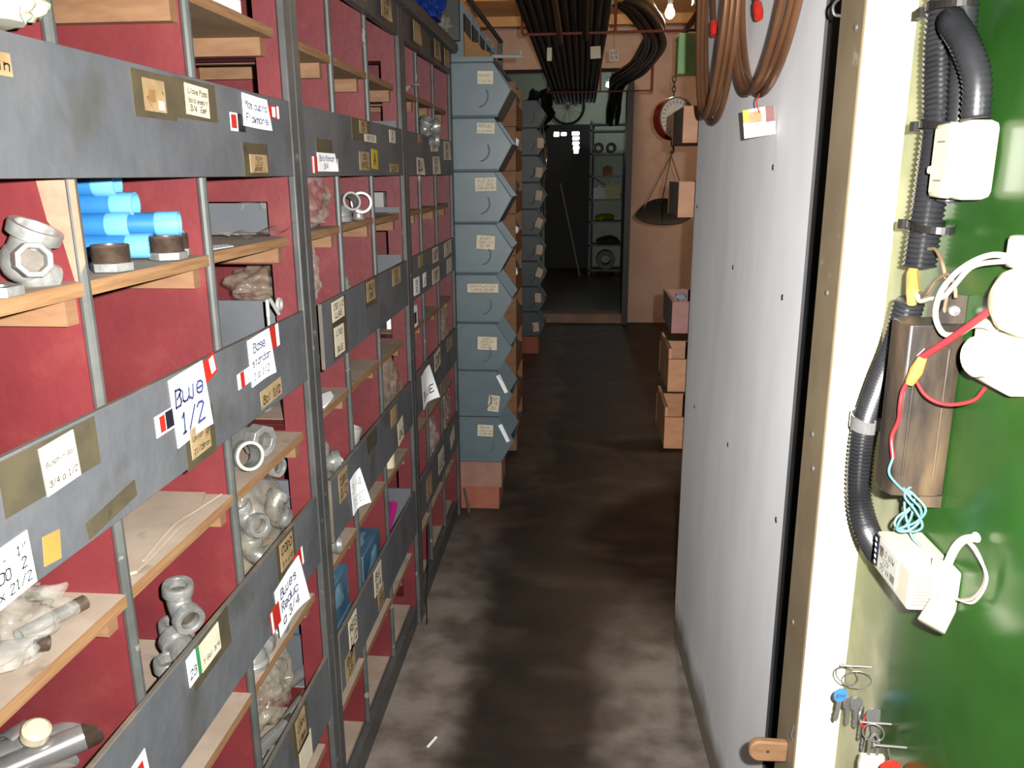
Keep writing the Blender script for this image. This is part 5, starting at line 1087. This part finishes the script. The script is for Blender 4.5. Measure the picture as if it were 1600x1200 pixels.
# end cabinet
mb = MB(); mb.box(-.62, -.535, 2.52, 2.60, .971, 1.04); mb.box(-.57, -.533, 2.545, 2.575, .985, 1.02, 1); solo(mb, 'white_carton', ['white', 'ink'], 'small white carton on the second tray of the end cabinet', 'carton', (-.58, 2.56, .971), bevel=.001)
mb = MB(); mb.grid(lambda u, v: V((-.56+.05*u, 2.55+.10*v, 1.697+.03*math.sin(u*2.2)*(.5+v*.5))), 6, 6); solo(mb, 'paper_scrap', 'white', 'curled pale paper on the top board of the end cabinet', 'paper', (-.54, 2.6, 1.697))
for x, y, z, rot, lb in ((-.55, 2.82, 1.575, (0, 40, -40), 'bright elbow, one of the pair over the top board of the end cabinet'), (-.545, 2.90, 1.555, (60, 0, 10), 'second bright elbow over the top board of the end cabinet'), (-.56, 2.86, 1.60, (0, 80, 0), 'bright elbow topmost over the end cabinet slips')): place(pe, (x, y, z), tuple(R_(a) for a in rot), lb, 'elbows over the end cabinet board', 1.1)
mb = MB(); mb.box(-.60, -.585, 2.74, 3.0, 1.463, 1.545); solo(mb, 'loose_board', 'greyboard', 'grey loose board propping the elbows in the end cabinet', 'board', (-.59, 2.87, 1.463))
bag('plastic_bag', (-.575, 3.16, .52), (.045, .09, .11), 'crumpled brown clear bag in the last column of the end cabinet', 10, 'filmd', None, .22, .18, .2)
bag('plastic_bag', (-.575, 2.87, .50), (.045, .09, .10), 'crumpled clear bag in the middle column of the end cabinet', 11, 'film', None, .22, .18, .2)
bag('plastic_bag', (-.575, 3.16, .86), (.045, .09, .11), 'brown clear bag over the third board of the end cabinet', 12, 'filmd', .712, .22, .18, .2)
# on top of the cabinets
mb = MB()
mb.blob((-.530, 2.93, 2.005), (.05, .10, .06), seed=14, amp=.25, sub=4, crumple=.35, floor=1.947); solo(mb, 'blue_sheet', 'blueplas', 'crumpled bright blue plastic sheet on top of the cabinets', 'plastic sheet', (-.53, 2.93, 1.947), angle=20)
bag('plastic_bag', (-.515, 3.08, 1.972), (.036, .075, .030), 'small clear bag beside the blue plastic sheet on the cabinet top', 15, 'film', 1.947, .25, .35, .1)
# on the floor
mb = MB(); mb.sweep([(-.505, 3.345, .10), (-.478, 3.30, .004)], .006, 6); solo(mb, 'metal_strip', 'edge', 'thin grey metal strip leaning at the cabinet end by the bricks', 'strip', (-.49, 3.32, 0))
mb = MB(); mb.sweep(spline([(-.508, 2.52, .30), (-.506, 2.50, .22), (-.503, 2.47, .14), (-.506, 2.44, .07), (-.500, 2.41, .004), (-.495, 2.38, .004)], 8), .003, 6); solo(mb, 'loose_cable', 'black', 'thin black cord dangling from the post foot to the floor', 'cord', (-.505, 2.45, 0))
mb = MB(); mb.obox((-.374, 1.812, .0018), (.008, .02, 0), (.0025, -.001, 0), (0, 0, .0015)); solo(mb, 'paper_sliver', 'white', 'thin white sliver lying on the dark floor', 'paper', (-.374, 1.812, 0))
